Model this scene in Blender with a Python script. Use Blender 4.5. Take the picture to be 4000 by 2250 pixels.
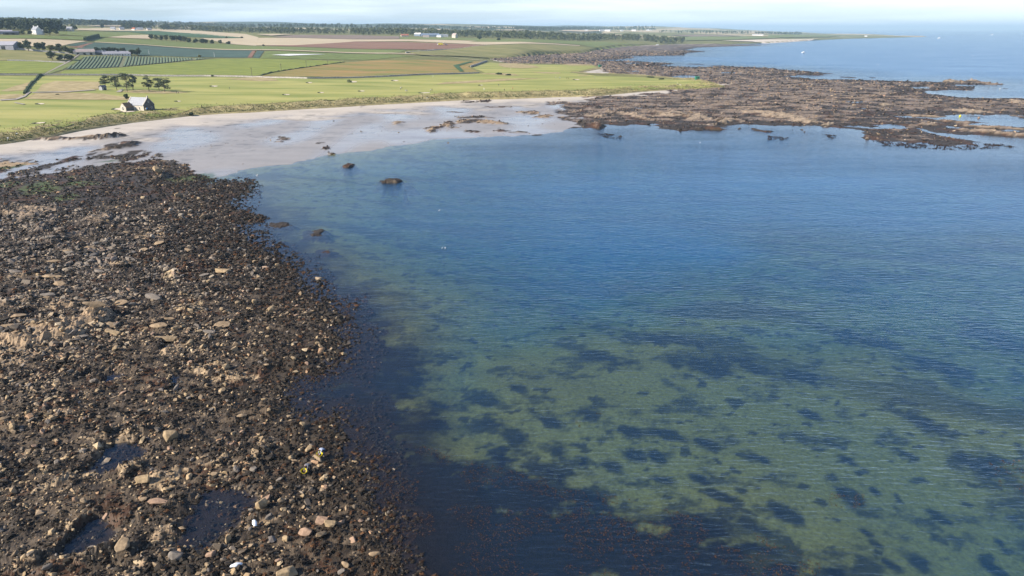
import bpy, bmesh, math, random
import numpy as np
from mathutils import Vector, Matrix
for _o in list(bpy.data.objects):
    bpy.data.objects.remove(_o)
random.seed(7)
RNG = np.random.default_rng(11)
scene = bpy.context.scene
COL = scene.collection

# ------------------------------------------------------------------ camera
CAM_H, FPX, PITCH = 45.0, 2753.0, math.radians(20.13)
cam_d = bpy.data.cameras.new("camera")
cam_d.sensor_width = 36.0
cam_d.lens = FPX / 4000 * 36.0
cam_d.clip_start, cam_d.clip_end = 1.0, 80000.0
cam = bpy.data.objects.new("camera", cam_d)
COL.objects.link(cam)
cam.location = (0, 0, CAM_H)
cam.rotation_euler = (math.pi / 2 - PITCH, 0, 0)
scene.camera = cam

# ------------------------------------------------------------------ sky and sun
SUN_EL, SUN_BACK = math.radians(31), math.radians(22)      # sun stands left and a little behind the camera
to_sun = Vector((-math.cos(SUN_BACK) * math.cos(SUN_EL), -math.sin(SUN_BACK) * math.cos(SUN_EL), math.sin(SUN_EL)))
world = bpy.data.worlds.new("World")
scene.world = world
world.use_nodes = True
wn, wl = world.node_tree.nodes, world.node_tree.links
wn.clear()
w_out = wn.new("ShaderNodeOutputWorld")
w_bg = wn.new("ShaderNodeBackground")
w_bg.inputs["Strength"].default_value = 0.066
w_sky = wn.new("ShaderNodeTexSky")
w_sky.sky_type = 'NISHITA'
w_sky.sun_disc = False
w_sky.sun_elevation = SUN_EL
w_sky.sun_rotation = math.atan2(to_sun.x, to_sun.y)
w_sky.altitude = 40
w_sky.air_density, w_sky.dust_density, w_sky.ozone_density = 1.0, 0.6, 1.5
w_tc = wn.new("ShaderNodeTexCoord")
w_sep = wn.new("ShaderNodeSeparateXYZ")
wl.new(w_tc.outputs["Generated"], w_sep.inputs[0])
w_add = wn.new("ShaderNodeMath"); w_add.operation = 'ADD'; w_add.inputs[1].default_value = 0.07
w_max = wn.new("ShaderNodeMath"); w_max.operation = 'MAXIMUM'; w_max.inputs[1].default_value = 0.0
wl.new(w_sep.outputs["Z"], w_max.inputs[0]); wl.new(w_max.outputs[0], w_add.inputs[0])
w_div = wn.new("ShaderNodeVectorMath"); w_div.operation = 'DIVIDE'
w_cmb = wn.new("ShaderNodeCombineXYZ")
for k in ("X", "Y", "Z"):
    wl.new(w_add.outputs[0], w_cmb.inputs[k])
wl.new(w_tc.outputs["Generated"], w_div.inputs[0]); wl.new(w_cmb.outputs[0], w_div.inputs[1])
w_map = wn.new("ShaderNodeMapping")
w_map.inputs["Scale"].default_value = (0.55, 0.8, 0.0)
w_map.inputs["Location"].default_value = (3.3, 1.7, 0)
wl.new(w_div.outputs[0], w_map.inputs["Vector"])
w_noise = wn.new("ShaderNodeTexNoise")
w_noise.inputs["Scale"].default_value = 0.55
w_noise.inputs["Detail"].default_value = 7
w_noise.inputs["Roughness"].default_value = 0.55
wl.new(w_map.outputs[0], w_noise.inputs["Vector"])
w_ramp = wn.new("ShaderNodeMapRange")
w_ramp.inputs["From Min"].default_value = 0.42
w_ramp.inputs["From Max"].default_value = 0.68
w_ramp.inputs["To Max"].default_value = 0.75
wl.new(w_noise.outputs["Fac"], w_ramp.inputs["Value"])
w_bank = wn.new("ShaderNodeMapRange")                     # the bright veil of cloud thickens out over the sea
w_bank.inputs["From Min"].default_value = -0.75
w_bank.inputs["From Max"].default_value = 0.9
w_bank.inputs["To Min"].default_value = 0.0
w_bank.inputs["To Max"].default_value = 1.1
wl.new(w_sep.outputs["X"], w_bank.inputs["Value"])
w_sum = wn.new("ShaderNodeMath"); w_sum.operation = 'MULTIPLY_ADD'; w_sum.inputs[1].default_value = 0.75; w_sum.use_clamp = True
w_r2 = wn.new("ShaderNodeMath"); w_r2.operation = 'MULTIPLY'
w_lw2 = wn.new("ShaderNodeMapRange")
w_lw2.inputs["From Min"].default_value = 0.04; w_lw2.inputs["From Max"].default_value = 0.30
w_lw2.inputs["To Min"].default_value = 1.0; w_lw2.inputs["To Max"].default_value = 0.12
wl.new(w_sep.outputs["Z"], w_lw2.inputs["Value"])
wl.new(w_ramp.outputs[0], w_r2.inputs[0]); wl.new(w_lw2.outputs[0], w_r2.inputs[1]); wl.new(w_r2.outputs[0], w_sum.inputs[0])
w_b2 = wn.new("ShaderNodeMath"); w_b2.operation = 'MULTIPLY'
w_low = wn.new("ShaderNodeMapRange")
w_low.inputs["From Min"].default_value = 0.0; w_low.inputs["From Max"].default_value = 0.22
w_low.inputs["To Min"].default_value = 1.0; w_low.inputs["To Max"].default_value = 0.0
wl.new(w_sep.outputs["Z"], w_low.inputs["Value"])
wl.new(w_bank.outputs[0], w_b2.inputs[0]); wl.new(w_low.outputs[0], w_b2.inputs[1])
wl.new(w_b2.outputs[0], w_sum.inputs[2])
w_mix = wn.new("ShaderNodeMix"); w_mix.data_type = 'RGBA'
w_mix.inputs["B"].default_value = (11.0, 11.9, 12.7, 1)
wl.new(w_sum.outputs[0], w_mix.inputs["Factor"])
w_tint = wn.new("ShaderNodeMix"); w_tint.data_type = 'RGBA'; w_tint.blend_type = 'MULTIPLY'
w_tint.inputs["Factor"].default_value = 1.0
w_tint.inputs["B"].default_value = (0.80, 0.95, 1.22, 1)
wl.new(w_sky.outputs[0], w_tint.inputs["A"])
wl.new(w_tint.outputs["Result"], w_mix.inputs["A"])
wl.new(w_mix.outputs["Result"], w_bg.inputs["Color"])
wl.new(w_bg.outputs[0], w_out.inputs["Surface"])

sun_d = bpy.data.lights.new("sun", 'SUN')
sun_d.energy = 5.0
sun_d.angle = math.radians(0.55)
sun_d.color = (1.0, 0.91, 0.78)
sun = bpy.data.objects.new("sun", sun_d)
COL.objects.link(sun)
sun.rotation_euler = to_sun.to_track_quat('Z', 'Y').to_euler()
sun.location = (-200, -80, 150)

vs = scene.view_settings
vs.view_transform, vs.look, vs.exposure, vs.gamma = 'Standard', 'None', 0.90, 1.0
vs.use_curve_mapping = False
scene.cycles.max_bounces = 6
scene.cycles.diffuse_bounces = 2
scene.cycles.glossy_bounces = 2
scene.cycles.transparent_max_bounces = 12
scene.cycles.transmission_bounces = 2
scene.cycles.volume_bounces = 0
scene.cycles.use_denoising = True

# ------------------------------------------------------------------ small numerics
_P = np.random.default_rng(5).permutation(256)
_P = np.concatenate([_P, _P, _P])
_G = np.array([[math.cos(a), math.sin(a)] for a in np.linspace(0, 2 * math.pi, 16, endpoint=False)])
def perlin(x, y, seed=0):
    x = np.asarray(x, float) + seed * 17.31; y = np.asarray(y, float) - seed * 9.73
    xi = np.floor(x).astype(np.int64); yi = np.floor(y).astype(np.int64)
    xf, yf = x - xi, y - yi
    xi &= 255; yi &= 255
    u = xf * xf * xf * (xf * (xf * 6 - 15) + 10); v = yf * yf * yf * (yf * (yf * 6 - 15) + 10)
    def g(ix, iy, fx, fy):
        k = _G[_P[_P[ix & 255] + (iy & 255)] & 15]
        return k[..., 0] * fx + k[..., 1] * fy
    a = g(xi, yi, xf, yf); b = g(xi + 1, yi, xf - 1, yf)
    c = g(xi, yi + 1, xf, yf - 1); d = g(xi + 1, yi + 1, xf - 1, yf - 1)
    return (a + u * (b - a) + v * ((c + u * (d - c)) - (a + u * (b - a)))) * 1.4
def fbm(x, y, seed=0, octv=4, gain=0.5):
    r, a, f = 0.0, 1.0, 1.0
    for i in range(octv):
        r = r + a * perlin(x * f, y * f, seed + i * 3); a *= gain; f *= 2.03
    return r
def ridged(x, y, seed=0, octv=4):
    r, a, f = 0.0, 0.5, 1.0
    for i in range(octv):
        r = r + a * (1 - np.abs(perlin(x * f, y * f, seed + i * 5)) * 1.6); a *= 0.5; f *= 2.1
    return r
def sstep(a, b, x):
    t = np.clip((x - a) / (b - a), 0, 1)
    return t * t * (3 - 2 * t)
def inside(poly, X, Y):
    r = np.zeros(X.shape, bool)
    n = len(poly)
    for i in range(n):
        x1, y1 = poly[i]; x2, y2 = poly[(i + 1) % n]
        if y1 == y2: continue
        r ^= ((y1 > Y) != (y2 > Y)) & (X < (x2 - x1) * (Y - y1) / (y2 - y1) + x1)
    return r
def dist(poly, X, Y, closed=True):
    d = np.full(X.shape, 1e18)
    n = len(poly)
    for i in range(n if closed else n - 1):
        x1, y1 = poly[i]; x2, y2 = poly[(i + 1) % n]
        dx, dy = x2 - x1, y2 - y1
        l2 = dx * dx + dy * dy
        if l2 == 0: continue
        t = np.clip(((X - x1) * dx + (Y - y1) * dy) / l2, 0, 1)
        d = np.minimum(d, (X - x1 - t * dx) ** 2 + (Y - y1 - t * dy) ** 2)
    return np.sqrt(d)
def sdist(poly, X, Y):
    d = dist(poly, X, Y)
    return np.where(inside(poly, X, Y), d, -d)

# a pixel of the 4000 x 2250 photograph gives a direction; the plane or the land it meets gives the place
cp, sp = math.cos(PITCH), math.sin(PITCH)
def ray(px, py):
    a, b = (px - 2000) / FPX, (1125 - py) / FPX
    return a, cp + b * sp, -sp + b * cp
def at(px, py, z=0.0):
    dx, dy, dz = ray(px, py)
    if dz > -0.0011: dz = -0.0011
    t = (z - CAM_H) / dz
    return (dx * t, dy * t)
def pts(l, z=0.0):
    return [at(x, y, z) for x, y in l]

# ------------------------------------------------------------------ the land's heights
LD = [
    (0,    [(200, 2.6), (350, 4), (500, 6), (650, 7), (700, 8), (850, 17), (1050, 38), (1300, 46), (2000, 52), (4000, 75), (7000, 112), (16000, 170)]),
    (1000, [(200, 2.6), (350, 3), (520, 5), (700, 7), (850, 12), (1000, 18), (1500, 28), (2500, 42), (4000, 58), (7000, 84), (16000, 120)]),
    (1500, [(200, 2.6), (350, 3), (520, 5), (700, 6.5), (850, 9), (1100, 15), (1500, 24), (2500, 39), (4000, 55), (7000, 80), (16000, 110)]),
    (2000, [(200, 2.6), (550, 5), (750, 5.3), (950, 4), (1050, 2.6), (1200, 3), (1350, 17), (1500, 18.5), (1900, 25), (3000, 33), (5000, 50), (8000, 75), (16000, 95)]),
    (2330, [(200, 2.6), (550, 4.4), (750, 4.4), (950, 3), (1250, 3), (1500, 9), (1900, 12), (2400, 16), (3500, 26), (5000, 40), (8000, 62), (16000, 75)]),
    (2700, [(200, 2.6), (550, 4), (750, 3.6), (1000, 2.6), (2000, 3), (2500, 6), (3500, 15), (5000, 30), (8000, 46), (16000, 55)]),
    (3300, [(200, 2.6), (3500, 3), (5500, 5), (8000, 7), (16000, 6)]),
]
LPX = np.array([c[0] for c in LD], float)
LK = np.log(np.geomspace(200, 16000, 400))
LT = np.array([np.interp(LK, np.log([d for d, z in c[1]]), [z for d, z in c[1]]) for c in LD])
for _ in range(3):
    LT[:, 2:-2] = (LT[:, :-4] + LT[:, 1:-3] + LT[:, 2:-2] + LT[:, 3:-1] + LT[:, 4:]) / 5
def land_z(x, y):
    x = np.asarray(x, float); y = np.asarray(y, float)
    D = np.hypot(x, y)
    c = np.clip(2000 + 2932 * x / np.maximum(y, 1), 0, 3300)
    i = np.clip(np.searchsorted(LPX, c) - 1, 0, len(LPX) - 2)
    t = (c - LPX[i]) / (LPX[i + 1] - LPX[i])
    t = t * t * (3 - 2 * t)
    f = np.clip((np.log(np.clip(D, 200, 15999)) - LK[0]) / (LK[1] - LK[0]), 0, 398.999)
    k = f.astype(int); f = f - k
    z0 = LT[i, k] * (1 - f) + LT[i, k + 1] * f
    z1 = LT[i + 1, k] * (1 - f) + LT[i + 1, k + 1] * f
    z = z0 * (1 - t) + z1 * t
    z = z + perlin(x / 55, y / 75, 3) * 0.7 * sstep(300, 420, D) * (1 - sstep(650, 760, D))
    z = z + perlin(x / 420, y / 520, 8) * 7.0 * sstep(2600, 4200, D)
    z = z + np.maximum(perlin(x / 1500, y / 1300, 9), -0.2) * 48 * sstep(4200, 7500, D) * sstep(3300, 2400, c)
    return z
def hit(px, py):
    dx, dy, dz = ray(px, py)
    g = math.hypot(dx, dy)
    Ds = np.geomspace(255, 15500, 700)
    zs = CAM_H + dz / g * Ds
    below = zs < land_z(dx / g * Ds, dy / g * Ds)
    if not below.any():
        D = 15500.0
    else:
        k = int(np.argmax(below))
        lo, hi = Ds[max(k - 1, 0)], Ds[k]
        for _ in range(18):
            m = 0.5 * (lo + hi)
            if CAM_H + dz / g * m < float(land_z(dx / g * m, dy / g * m)): hi = m
            else: lo = m
        D = hi
    return (dx / g * D, dy / g * D, float(land_z(dx / g * D, dy / g * D)))

# ------------------------------------------------------------------ outlines read from the photograph
SHORE_NEAR = [(1600, 2420), (1560, 2330), (1530, 2200), (1490, 2080), (1455, 1990), (1440, 1900), (1385, 1830), (1335, 1790), (1315, 1700),
    (1290, 1640), (1200, 1640), (1130, 1600), (1085, 1540), (1110, 1500), (1170, 1460), (1290, 1430), (1310, 1330), (1290, 1250), (1295, 1200),
    (1235, 1170), (1170, 1130), (1130, 1060), (1085, 1020), (1020, 980), (960, 960), (950, 920), (885, 880), (985, 845), (960, 830), (875, 795),
    (950, 745), (985, 705), (900, 708), (790, 722), (860, 692), (940, 668), (1100, 642), (1200, 622), (1400, 592), (1600, 562), (1750, 543),
    (2000, 530), (2100, 526), (2200, 512)]
REEF_FRONT = [(2248, 497), (2323, 503), (2364, 497), (2447, 486), (2534, 493), (2571, 493), (2585, 504), (2646, 507), (2799, 503), (2828, 493),
    (2903, 489), (3000, 491), (3103, 493), (3207, 495), (3240, 499), (3344, 500), (3364, 520), (3393, 542), (3447, 553), (3600, 557), (3660, 568),
    (3760, 566), (3870, 560), (3828, 552), (3700, 534), (3640, 518), (3590, 505), (3621, 505), (3650, 512), (3704, 521), (3828, 530), (4000, 535),
    (4300, 547), (4300, 522), (4000, 515), (3828, 507), (3715, 503), (3704, 500), (3828, 503), (4000, 506), (4300, 512), (4300, 500), (4000, 495),
    (3828, 489), (3704, 483), (3861, 480), (3745, 470), (3580, 463), (3480, 453), (3580, 452), (3690, 456), (3712, 446), (3828, 447), (4000, 449),
    (4300, 455), (4500, 430), (4300, 392), (4000, 385), (3849, 383), (3704, 377), (3634, 366), (3592, 356), (3696, 350), (3787, 354), (3811, 340),
    (3725, 335), (3704, 330), (3828, 331), (3911, 329), (3807, 317), (3725, 315), (3679, 321), (3538, 317), (3373, 313), (3166, 308), (3062, 296),
    (3232, 294), (3228, 286), (3075, 273), (3000, 265), (2828, 259), (2704, 263), (2571, 257), (2638, 248), (2559, 244), (2497, 240), (2298, 236),
    (2414, 233), (2476, 226), (2455, 219), (2671, 217), (2683, 207), (2754, 201), (2683, 195), (2720, 186), (2860, 181), (3000, 176), (3100, 168),
    (3230, 159), (3290, 152), (3455, 147), (3640, 142)]
dry = pts(SHORE_NEAR + REEF_FRONT)
def polar(deg, D):
    return (math.sin(math.radians(deg)) * D, math.cos(math.radians(deg)) * D)
dry += [polar(26, 7600), polar(19, 11000), polar(15, 19000), polar(-60, 19000), polar(-60, 30), polar(-30, 28), polar(-15, 30)]
VEG = [(-200, 590), (0, 565), (99, 551), (207, 534), (302, 513), (414, 495), (518, 480), (621, 468), (745, 453), (870, 445), (1000, 439), (1207, 426),
    (1414, 414), (1621, 402), (1828, 391), (2000, 387), (2207, 379), (2310, 377), (2414, 368), (2517, 358), (2621, 352), (2725, 348), (2832, 342),
    (2790, 328), (2737, 316), (2621, 306), (2518, 298), (2414, 294), (2331, 293), (2250, 287), (2352, 268), (2340, 259), (2315, 252), (2166, 250),
    (2000, 250), (1930, 237), (1912, 230), (2000, 224), (2105, 214), (2124, 213), (2265, 207), (2356, 191), (2414, 183), (2518, 177), (2662, 173),
    (2828, 170), (3000, 166), (3166, 156), (3290, 150), (3455, 146), (3621, 142)]
land = pts(VEG, 2.2) + [polar(25.5, 7600), polar(18.5, 11000), polar(14.5, 18500), polar(-59, 18500), polar(-59, 330)]
ROCK_NEAR = pts([(1700, 2500), (-900, 2500), (-900, 800), (0, 798), (180, 802), (270, 832), (420, 806), (560, 792), (620, 800), (700, 770), (780, 745), (860, 790), (1100, 900), (1500, 1100)])
WEED_NEAR = pts([(-300, 722), (0, 715), (250, 688), (420, 650), (560, 640), (640, 655), (740, 670), (830, 700), (990, 690), (1020, 720), (1000, 960), (560, 805), (270, 838), (0, 800), (-300, 800)])
WEED_PATCHY = pts([(-400, 650), (0, 640), (200, 640), (380, 615), (560, 600), (680, 620), (720, 660), (760, 680), (500, 800), (0, 800), (-400, 800)])
REEF = pts([(2228, 481), (2248, 455), (2174, 437), (2157, 412), (2269, 399), (2373, 387), (2580, 374), (2704, 353), (2832, 343), (2700, 325), (2450, 300),
    (2330, 288), (2352, 270), (2200, 256), (1990, 256), (1905, 234), (2100, 215), (2400, 184), (2720, 175), (3100, 168), (3300, 150), (4700, 150), (4700, 640), (3300, 640), (2180, 560)])
# pools and channels (px centre x, y, half width, half height)
POOLS = [(2668, 300, 56, 6), (2470, 278, 30, 3.5), (2735, 378, 52, 4), (2480, 420, 18, 3), (2700, 394, 22, 3), (3350, 397, 26, 4.5), (3390, 424, 20, 3.5), (3604, 341, 24, 4),
    (3490, 490, 40, 7), (3354, 492, 38, 3), (2560, 440, 12, 2), (2560, 484, 20, 3), (2470, 247, 30, 2.2), (2380, 262, 40, 2), (2750, 308, 30, 3), (2850, 283, 30, 2.5),
    (470, 1765, 75, 38), (830, 2010, 120, 75), (115, 1222, 36, 10), (440, 1462, 30, 10), (660, 1340, 34, 18), (5, 860, 20, 12), (350, 2085, 70, 40), (690, 1470, 30, 8), (345, 1460, 30, 10), (600, 1100, 14, 7)]
# raised rock (px centre x, y, half width, half height, height in m, tan 0..1, angle, weediness 0..1)
OUT = [(120, 1325, 150, 55, 1.9, 1.0, -8, 0.0), (300, 1285, 130, 50, 1.7, 1.0, -12, 0.0), (400, 1230, 60, 30, 1.3, 1.0, 0, 0.1), (60, 1180, 110, 22, 0.7, 0.9, -5, 0.1), (260, 1190, 60, 22, 0.8, 1.0, 0, 0.1),
    (120, 835, 130, 32, 1.1, 0.7, 0, 0.2), (165, 890, 50, 20, 1.0, 0.35, -20, 0.0), (245, 925, 62, 26, 1.0, 0.35, -15, 0.0), (390, 860, 70, 26, 0.9, 0.6, -5, 0.1), (330, 915, 50, 18, 0.9, 0.4, -20, 0.1),
    (705, 1055, 78, 34, 0.7, 1.6, -25, 0.1), (770, 1030, 90, 34, 0.5, 0.8, -20, 0.7), (725, 1205, 62, 22, 0.8, 1.5, -5, 0.2), (450, 1450, 40, 14, 0.5, 0.8, 0, 0.3), (860, 1000, 40, 20, 0.7, 0.9, 0, 0.4),
    (520, 1835, 45, 28, 1.0, 1.3, 10, 0.1), (330, 2190, 150, 34, 0.8, 1.2, -12, 0.45), (120, 2215, 150, 30, 0.6, 1.0, -5, 0.6), (90, 1650, 110, 22, 0.4, 0.95, -6, 0.1), (560, 1720, 20, 50, 0.9, 0.9, 10, 0.3),
    (1100, 1390, 130, 45, 0.7, 0.3, -12, 1.0), (1190, 1410, 90, 40, 0.6, 0.3, 0, 1.0), (930, 1560, 90, 32, 0.5, 0.4, -20, 0.9), (1010, 1770, 80, 40, 0.6, 0.4, 20, 0.85), (1150, 1700, 60, 40, 0.5, 0.5, 0, 0.7),
    (630, 695, 34, 13, 1.5, 0.9, -15, 0.2), (690, 772, 24, 8, 0.8, 0.9, 0, 0.3), (520, 660, 70, 10, 0.6, 0.9, -10, 0.4), (620, 635, 50, 7, 0.6, 0.9, 0, 0.3), (620, 655, 60, 6, 0.5, 0.9, 0, 0.4),
    (350, 555, 120, 7, 1.3, 0.75, -2, 0.35), (430, 549, 70, 7, 1.5, 0.75, 0, 0.4), (190, 562, 55, 5, 0.9, 0.7, -4, 0.5), (460, 588, 60, 8, 1.1, 0.8, -18, 0.4), (400, 602, 50, 4, 0.5, 0.8, -10, 0.3), (500, 577, 40, 6, 0.9, 0.8, -15, 0.4), (490, 518, 12, 2.5, 0.6, 0.5, 0, 0.4), (483, 532, 10, 3, 0.7, 0.4, 0, 0.4),
    (50, 655, 70, 14, 0.4, 1.2, 0, 0.1), (1745, 490, 40, 9, 1.0, 0.9, -15, 0.35), (1690, 508, 36, 10, 1.1, 0.9, -22, 0.4), (1840, 478, 70, 7, 0.7, 0.8, 5, 0.4), (1930, 482, 50, 6, 0.6, 0.9, 5, 0.25), (1770, 502, 30, 4, 0.5, 0.9, 0, 0.3),
    (1560, 485, 22, 4, 0.5, 0.7, -15, 0.3), (1960, 506, 40, 5, 0.5, 0.4, 10, 0.6), (2030, 515, 40, 5, 0.6, 0.4, 12, 0.6), (2095, 527, 40, 2.5, 0.35, 0.3, 8, 0.7), (1870, 518, 28, 4, 0.4, 0.3, 0, 0.7),
    (2060, 447, 45, 6, 0.8, 0.9, 12, 0.3), (2130, 462, 45, 6, 0.7, 0.9, 10, 0.3), (1870, 408, 70, 2.5, 0.35, 0.3, -3, 0.8), (1780, 447, 60, 3, 0.35, 0.4, -4, 0.7), (1960, 428, 60, 3, 0.4, 0.7, 2, 0.5), (1850, 465, 80, 3, 0.4, 0.5, -2, 0.5),
    (1115, 546, 26, 3, 0.4, 0.6, 18, 0.4), (1085, 556, 18, 3, 0.4, 0.7, 8, 0.4), (1257, 562, 30, 3, 0.35, 0.5, 4, 0.6), (1280, 582, 16, 6, 0.5, 0.3, 0, 0.8), (1298, 602, 8, 3.5, 0.5, 0.8, 0, 0.2), (1400, 428, 10, 2.5, 0.5, 0.6, 0, 0.4),
    (2346, 490, 26, 12, 2.0, 0.8, 0, 0.45), (2300, 478, 50, 8, 1.3, 0.8, 0, 0.5), (2330, 455, 40, 8, 1.3, 1.2, 5, 0.1), (2430, 445, 70, 8, 1.3, 1.1, 6, 0.1), (2490, 458, 50, 6, 1.1, 1.1, 20, 0.1), (2630, 450, 60, 9, 1.5, 1.25, 3, 0.05), (2720, 458, 60, 9, 1.3, 1.25, 8, 0.1), (2850, 470, 70, 8, 1.2, 1.2, 10, 0.15),
    (3050, 455, 80, 10, 1.4, 1.25, 8, 0.0), (3140, 470, 70, 10, 1.4, 1.25, 5, 0.0), (2980, 440, 90, 8, 1.0, 1.2, 8, 0.05), (3600, 452, 80, 4, 0.9, 1.1, 2, 0.2), (3790, 434, 70, 6, 1.1, 1.3, 6, 0.05), (3450, 411, 30, 6, 1.2, 1.4, 4, 0.0), (3980, 400, 60, 8, 1.2, 1.2, 0, 0.1),
    (3720, 319, 36, 4, 2.0, 1.4, 0, 0.0), (3800, 316, 20, 3, 1.6, 1.3, 0, 0.0), (3850, 325, 50, 4, 1.0, 1.0, 4, 0.3), (3880, 497, 120, 3.5, 1.3, 1.1, 2, 0.15), (3900, 522, 150, 5, 1.4, 1.1, 3, 0.2), (3740, 475, 70, 3.5, 1.0, 1.0, 4, 0.3), (3620, 487, 50, 4, 1.0, 1.1, 0, 0.3), (3240, 487, 12, 6, 1.6, 1.5, 30, 0.0),
    (2750, 500, 120, 5, 1.2, 0.5, 2, 0.8), (2810, 480, 24, 9, 1.5, 1.3, -30, 0.3), (2390, 437, 18, 9, 2.0, 0.6, 0, 0.3), (2330, 425, 60, 6, 1.4, 0.6, 3, 0.5), (2260, 437, 40, 5, 0.9, 0.9, 8, 0.3)]
ISLETS = [(1343, 648, 24, 11, 1.5, 0.7, 0, 0.6), (1545, 706, 58, 11, 1.6, 0.5, 3, 0.65), (1575, 741, 10, 4, 0.6, 0.2, 0, 0.9), (1096, 873, 46, 15, 0.5, 0.2, 8, 0.9), (1240, 903, 46, 20, 0.35, 0.2, 5, 1.0), (1275, 980, 34, 12, 0.12, 0.2, 0, 1.0),
    (980, 852, 44, 16, 0.6, 0.2, 5, 0.9), (935, 855, 50, 10, 0.3, 0.2, 0, 0.9), (2450, 533, 14, 4, 0.9, 0.3, 0, 0.7), (2350, 530, 30, 4, 0.15, 0.2, 3, 1.0), (2906, 505, 13, 6, 1.3, 0.5, 0, 0.6), (2975, 509, 22, 7, 1.3, 0.4, 0, 0.7),
    (3065, 507, 7, 4, 1.1, 0.8, 0, 0.4), (3115, 503, 6, 3.5, 1.0, 0.3, 0, 0.7), (3130, 510, 10, 5, 1.4, 0.8, 0, 0.4), (1738, 556, 7, 3, 0.6, 0.8, 0, 0.2), (3980, 454, 18, 4, 1.1, 0.5, 0, 0.6), (3830, 455, 50, 3, 0.4, 0.2, 2, 0.9), (3905, 343, 10, 2, 0.5, 0.2, 0, 0.9),
    (3200, 285, 50, 2.5, 0.5, 0.2, 3, 0.9), (3320, 301, 40, 3, 0.6, 0.3, 3, 0.7), (3410, 301, 36, 2, 0.5, 0.2, 2, 0.9), (3150, 278, 30, 1.5, 0.4, 0.2, 0, 0.9), (2720, 250, 50, 2, 0.5, 0.2, 2, 0.9), (2800, 256, 60, 2, 0.5, 0.2, 2, 0.9), (3040, 541, 30, 4, 0.1, 0.2, -5, 1.0), (3230, 533, 22, 5, 0.1, 0.2, -5, 1.0), (3330, 500, 20, 3, 0.5, 0.2, 0, 0.9)]
_rl = random.Random(91)
for _k in range(46):
    _px, _py = _rl.uniform(-40, 1150), _rl.uniform(850, 2230)
    if _px > 820 + (_py - 900) * 0.25: continue
    _w = _rl.uniform(35, 110) * (0.5 + _py / 2200)
    OUT.append((_px, _py, _w, _w * _rl.uniform(0.14, 0.3), _rl.uniform(0.25, 0.6), _rl.uniform(0.7, 1.25), _rl.uniform(-26, -6), _rl.uniform(0.05, 0.55)))
def blob(px, py, hw, hh, ang, X, Y, z=0.3):
    c = at(px, py, z)
    r = at(px + hw, py, z); u = at(px, py - hh, z)
    ax = abs(r[0] - c[0]); ay = (math.hypot(*u) - math.hypot(*c))
    th = math.atan2(c[0], c[1])                # the long way of each patch lies across the line of sight
    dx, dy = X - c[0], Y - c[1]
    u1 = (dx * math.cos(th) - dy * math.sin(th)) / ax
    v1 = (dx * math.sin(th) + dy * math.cos(th)) / ay
    a = math.radians(ang)
    u2 = u1 + v1 * math.sin(a) * 0.8; v2 = v1 + u1 * math.sin(a) * 1.2
    return np.sqrt(u2 * u2 + v2 * v2), ax, ay
KELP_DARK = [(890, 440, 66, 32), (500, 478, 95, 34), (620, 545, 70, 55), (470, 370, 90, 36), (600, 330, 60, 24), (1200, 512, 90, 30), (1340, 545, 66, 26), (1050, 500, 50, 24), (1080, 600, 66, 36), (1540, 600, 66, 26), (770, 592, 40, 44),
    (1150, 605, 44, 32), (1900, 746, 60, 28), (1180, 690, 60, 25), (1640, 820, 66, 40), (1960, 895, 30, 16), (2000, 940, 32, 16), (2150, 990, 70, 35), (2480, 920, 34, 22), (2250, 830, 44, 22), (2420, 630, 150, 66), (1310, 240, 150, 38),
    (1500, 232, 130, 40), (1700, 275, 90, 30), (2200, 480, 90, 30), (2060, 1020, 44, 20), (2450, 1020, 44, 22), (700, 660, 120, 30), (960, 220, 120, 30), (1740, 430, 46, 18), (2110, 580, 60, 20), (1880, 600, 40, 16), (2000, 730, 30, 14), (1320, 690, 50, 20), (1480, 740, 40, 24),
    (2250, 230, 160, 40), (2480, 100, 140, 50), (1950, 110, 160, 34), (1150, 120, 200, 36), (740, 470, 60, 26), (980, 640, 60, 30), (1400, 760, 70, 26), (1560, 900, 120, 46)]
KELP_BED = pts([(1200, 2500), (1300, 1720), (1340, 1560), (1700, 1640), (1730, 1740), (1880, 1790), (2010, 1845), (2120, 1850), (2250, 1890), (2420, 1960), (2620, 2000), (2830, 2040), (2900, 2080), (3020, 2110), (3120, 2170), (3180, 2230), (3240, 2500)])
KELP_SHORE = pts([(1300, 1200), (1420, 1240), (1560, 1380), (1660, 1500), (1680, 1660), (1300, 1750), (1100, 1600), (1250, 1400)])
SAND_LIT = pts([(1660, 1830), (1720, 1620), (1760, 1440), (1900, 1360), (2200, 1300), (2600, 1310), (3000, 1400), (3500, 1500), (4300, 1700), (4500, 2600), (1300, 2600)], -1.5)
TEAL = pts([(2500, 1360), (2600, 1180), (2950, 960), (3500, 930), (4400, 980), (4400, 1720), (3300, 1480)], -3)
GREEN = [(155, 745, 70, 22), (55, 660, 50, 6), (330, 722, 55, 10), (300, 700, 14, 8), (30, 730, 30, 10), (255, 775, 45, 12), (780, 690, 70, 14), (20, 672, 30, 7), (420, 637, 36, 4), (700, 700, 40, 10)]

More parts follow.
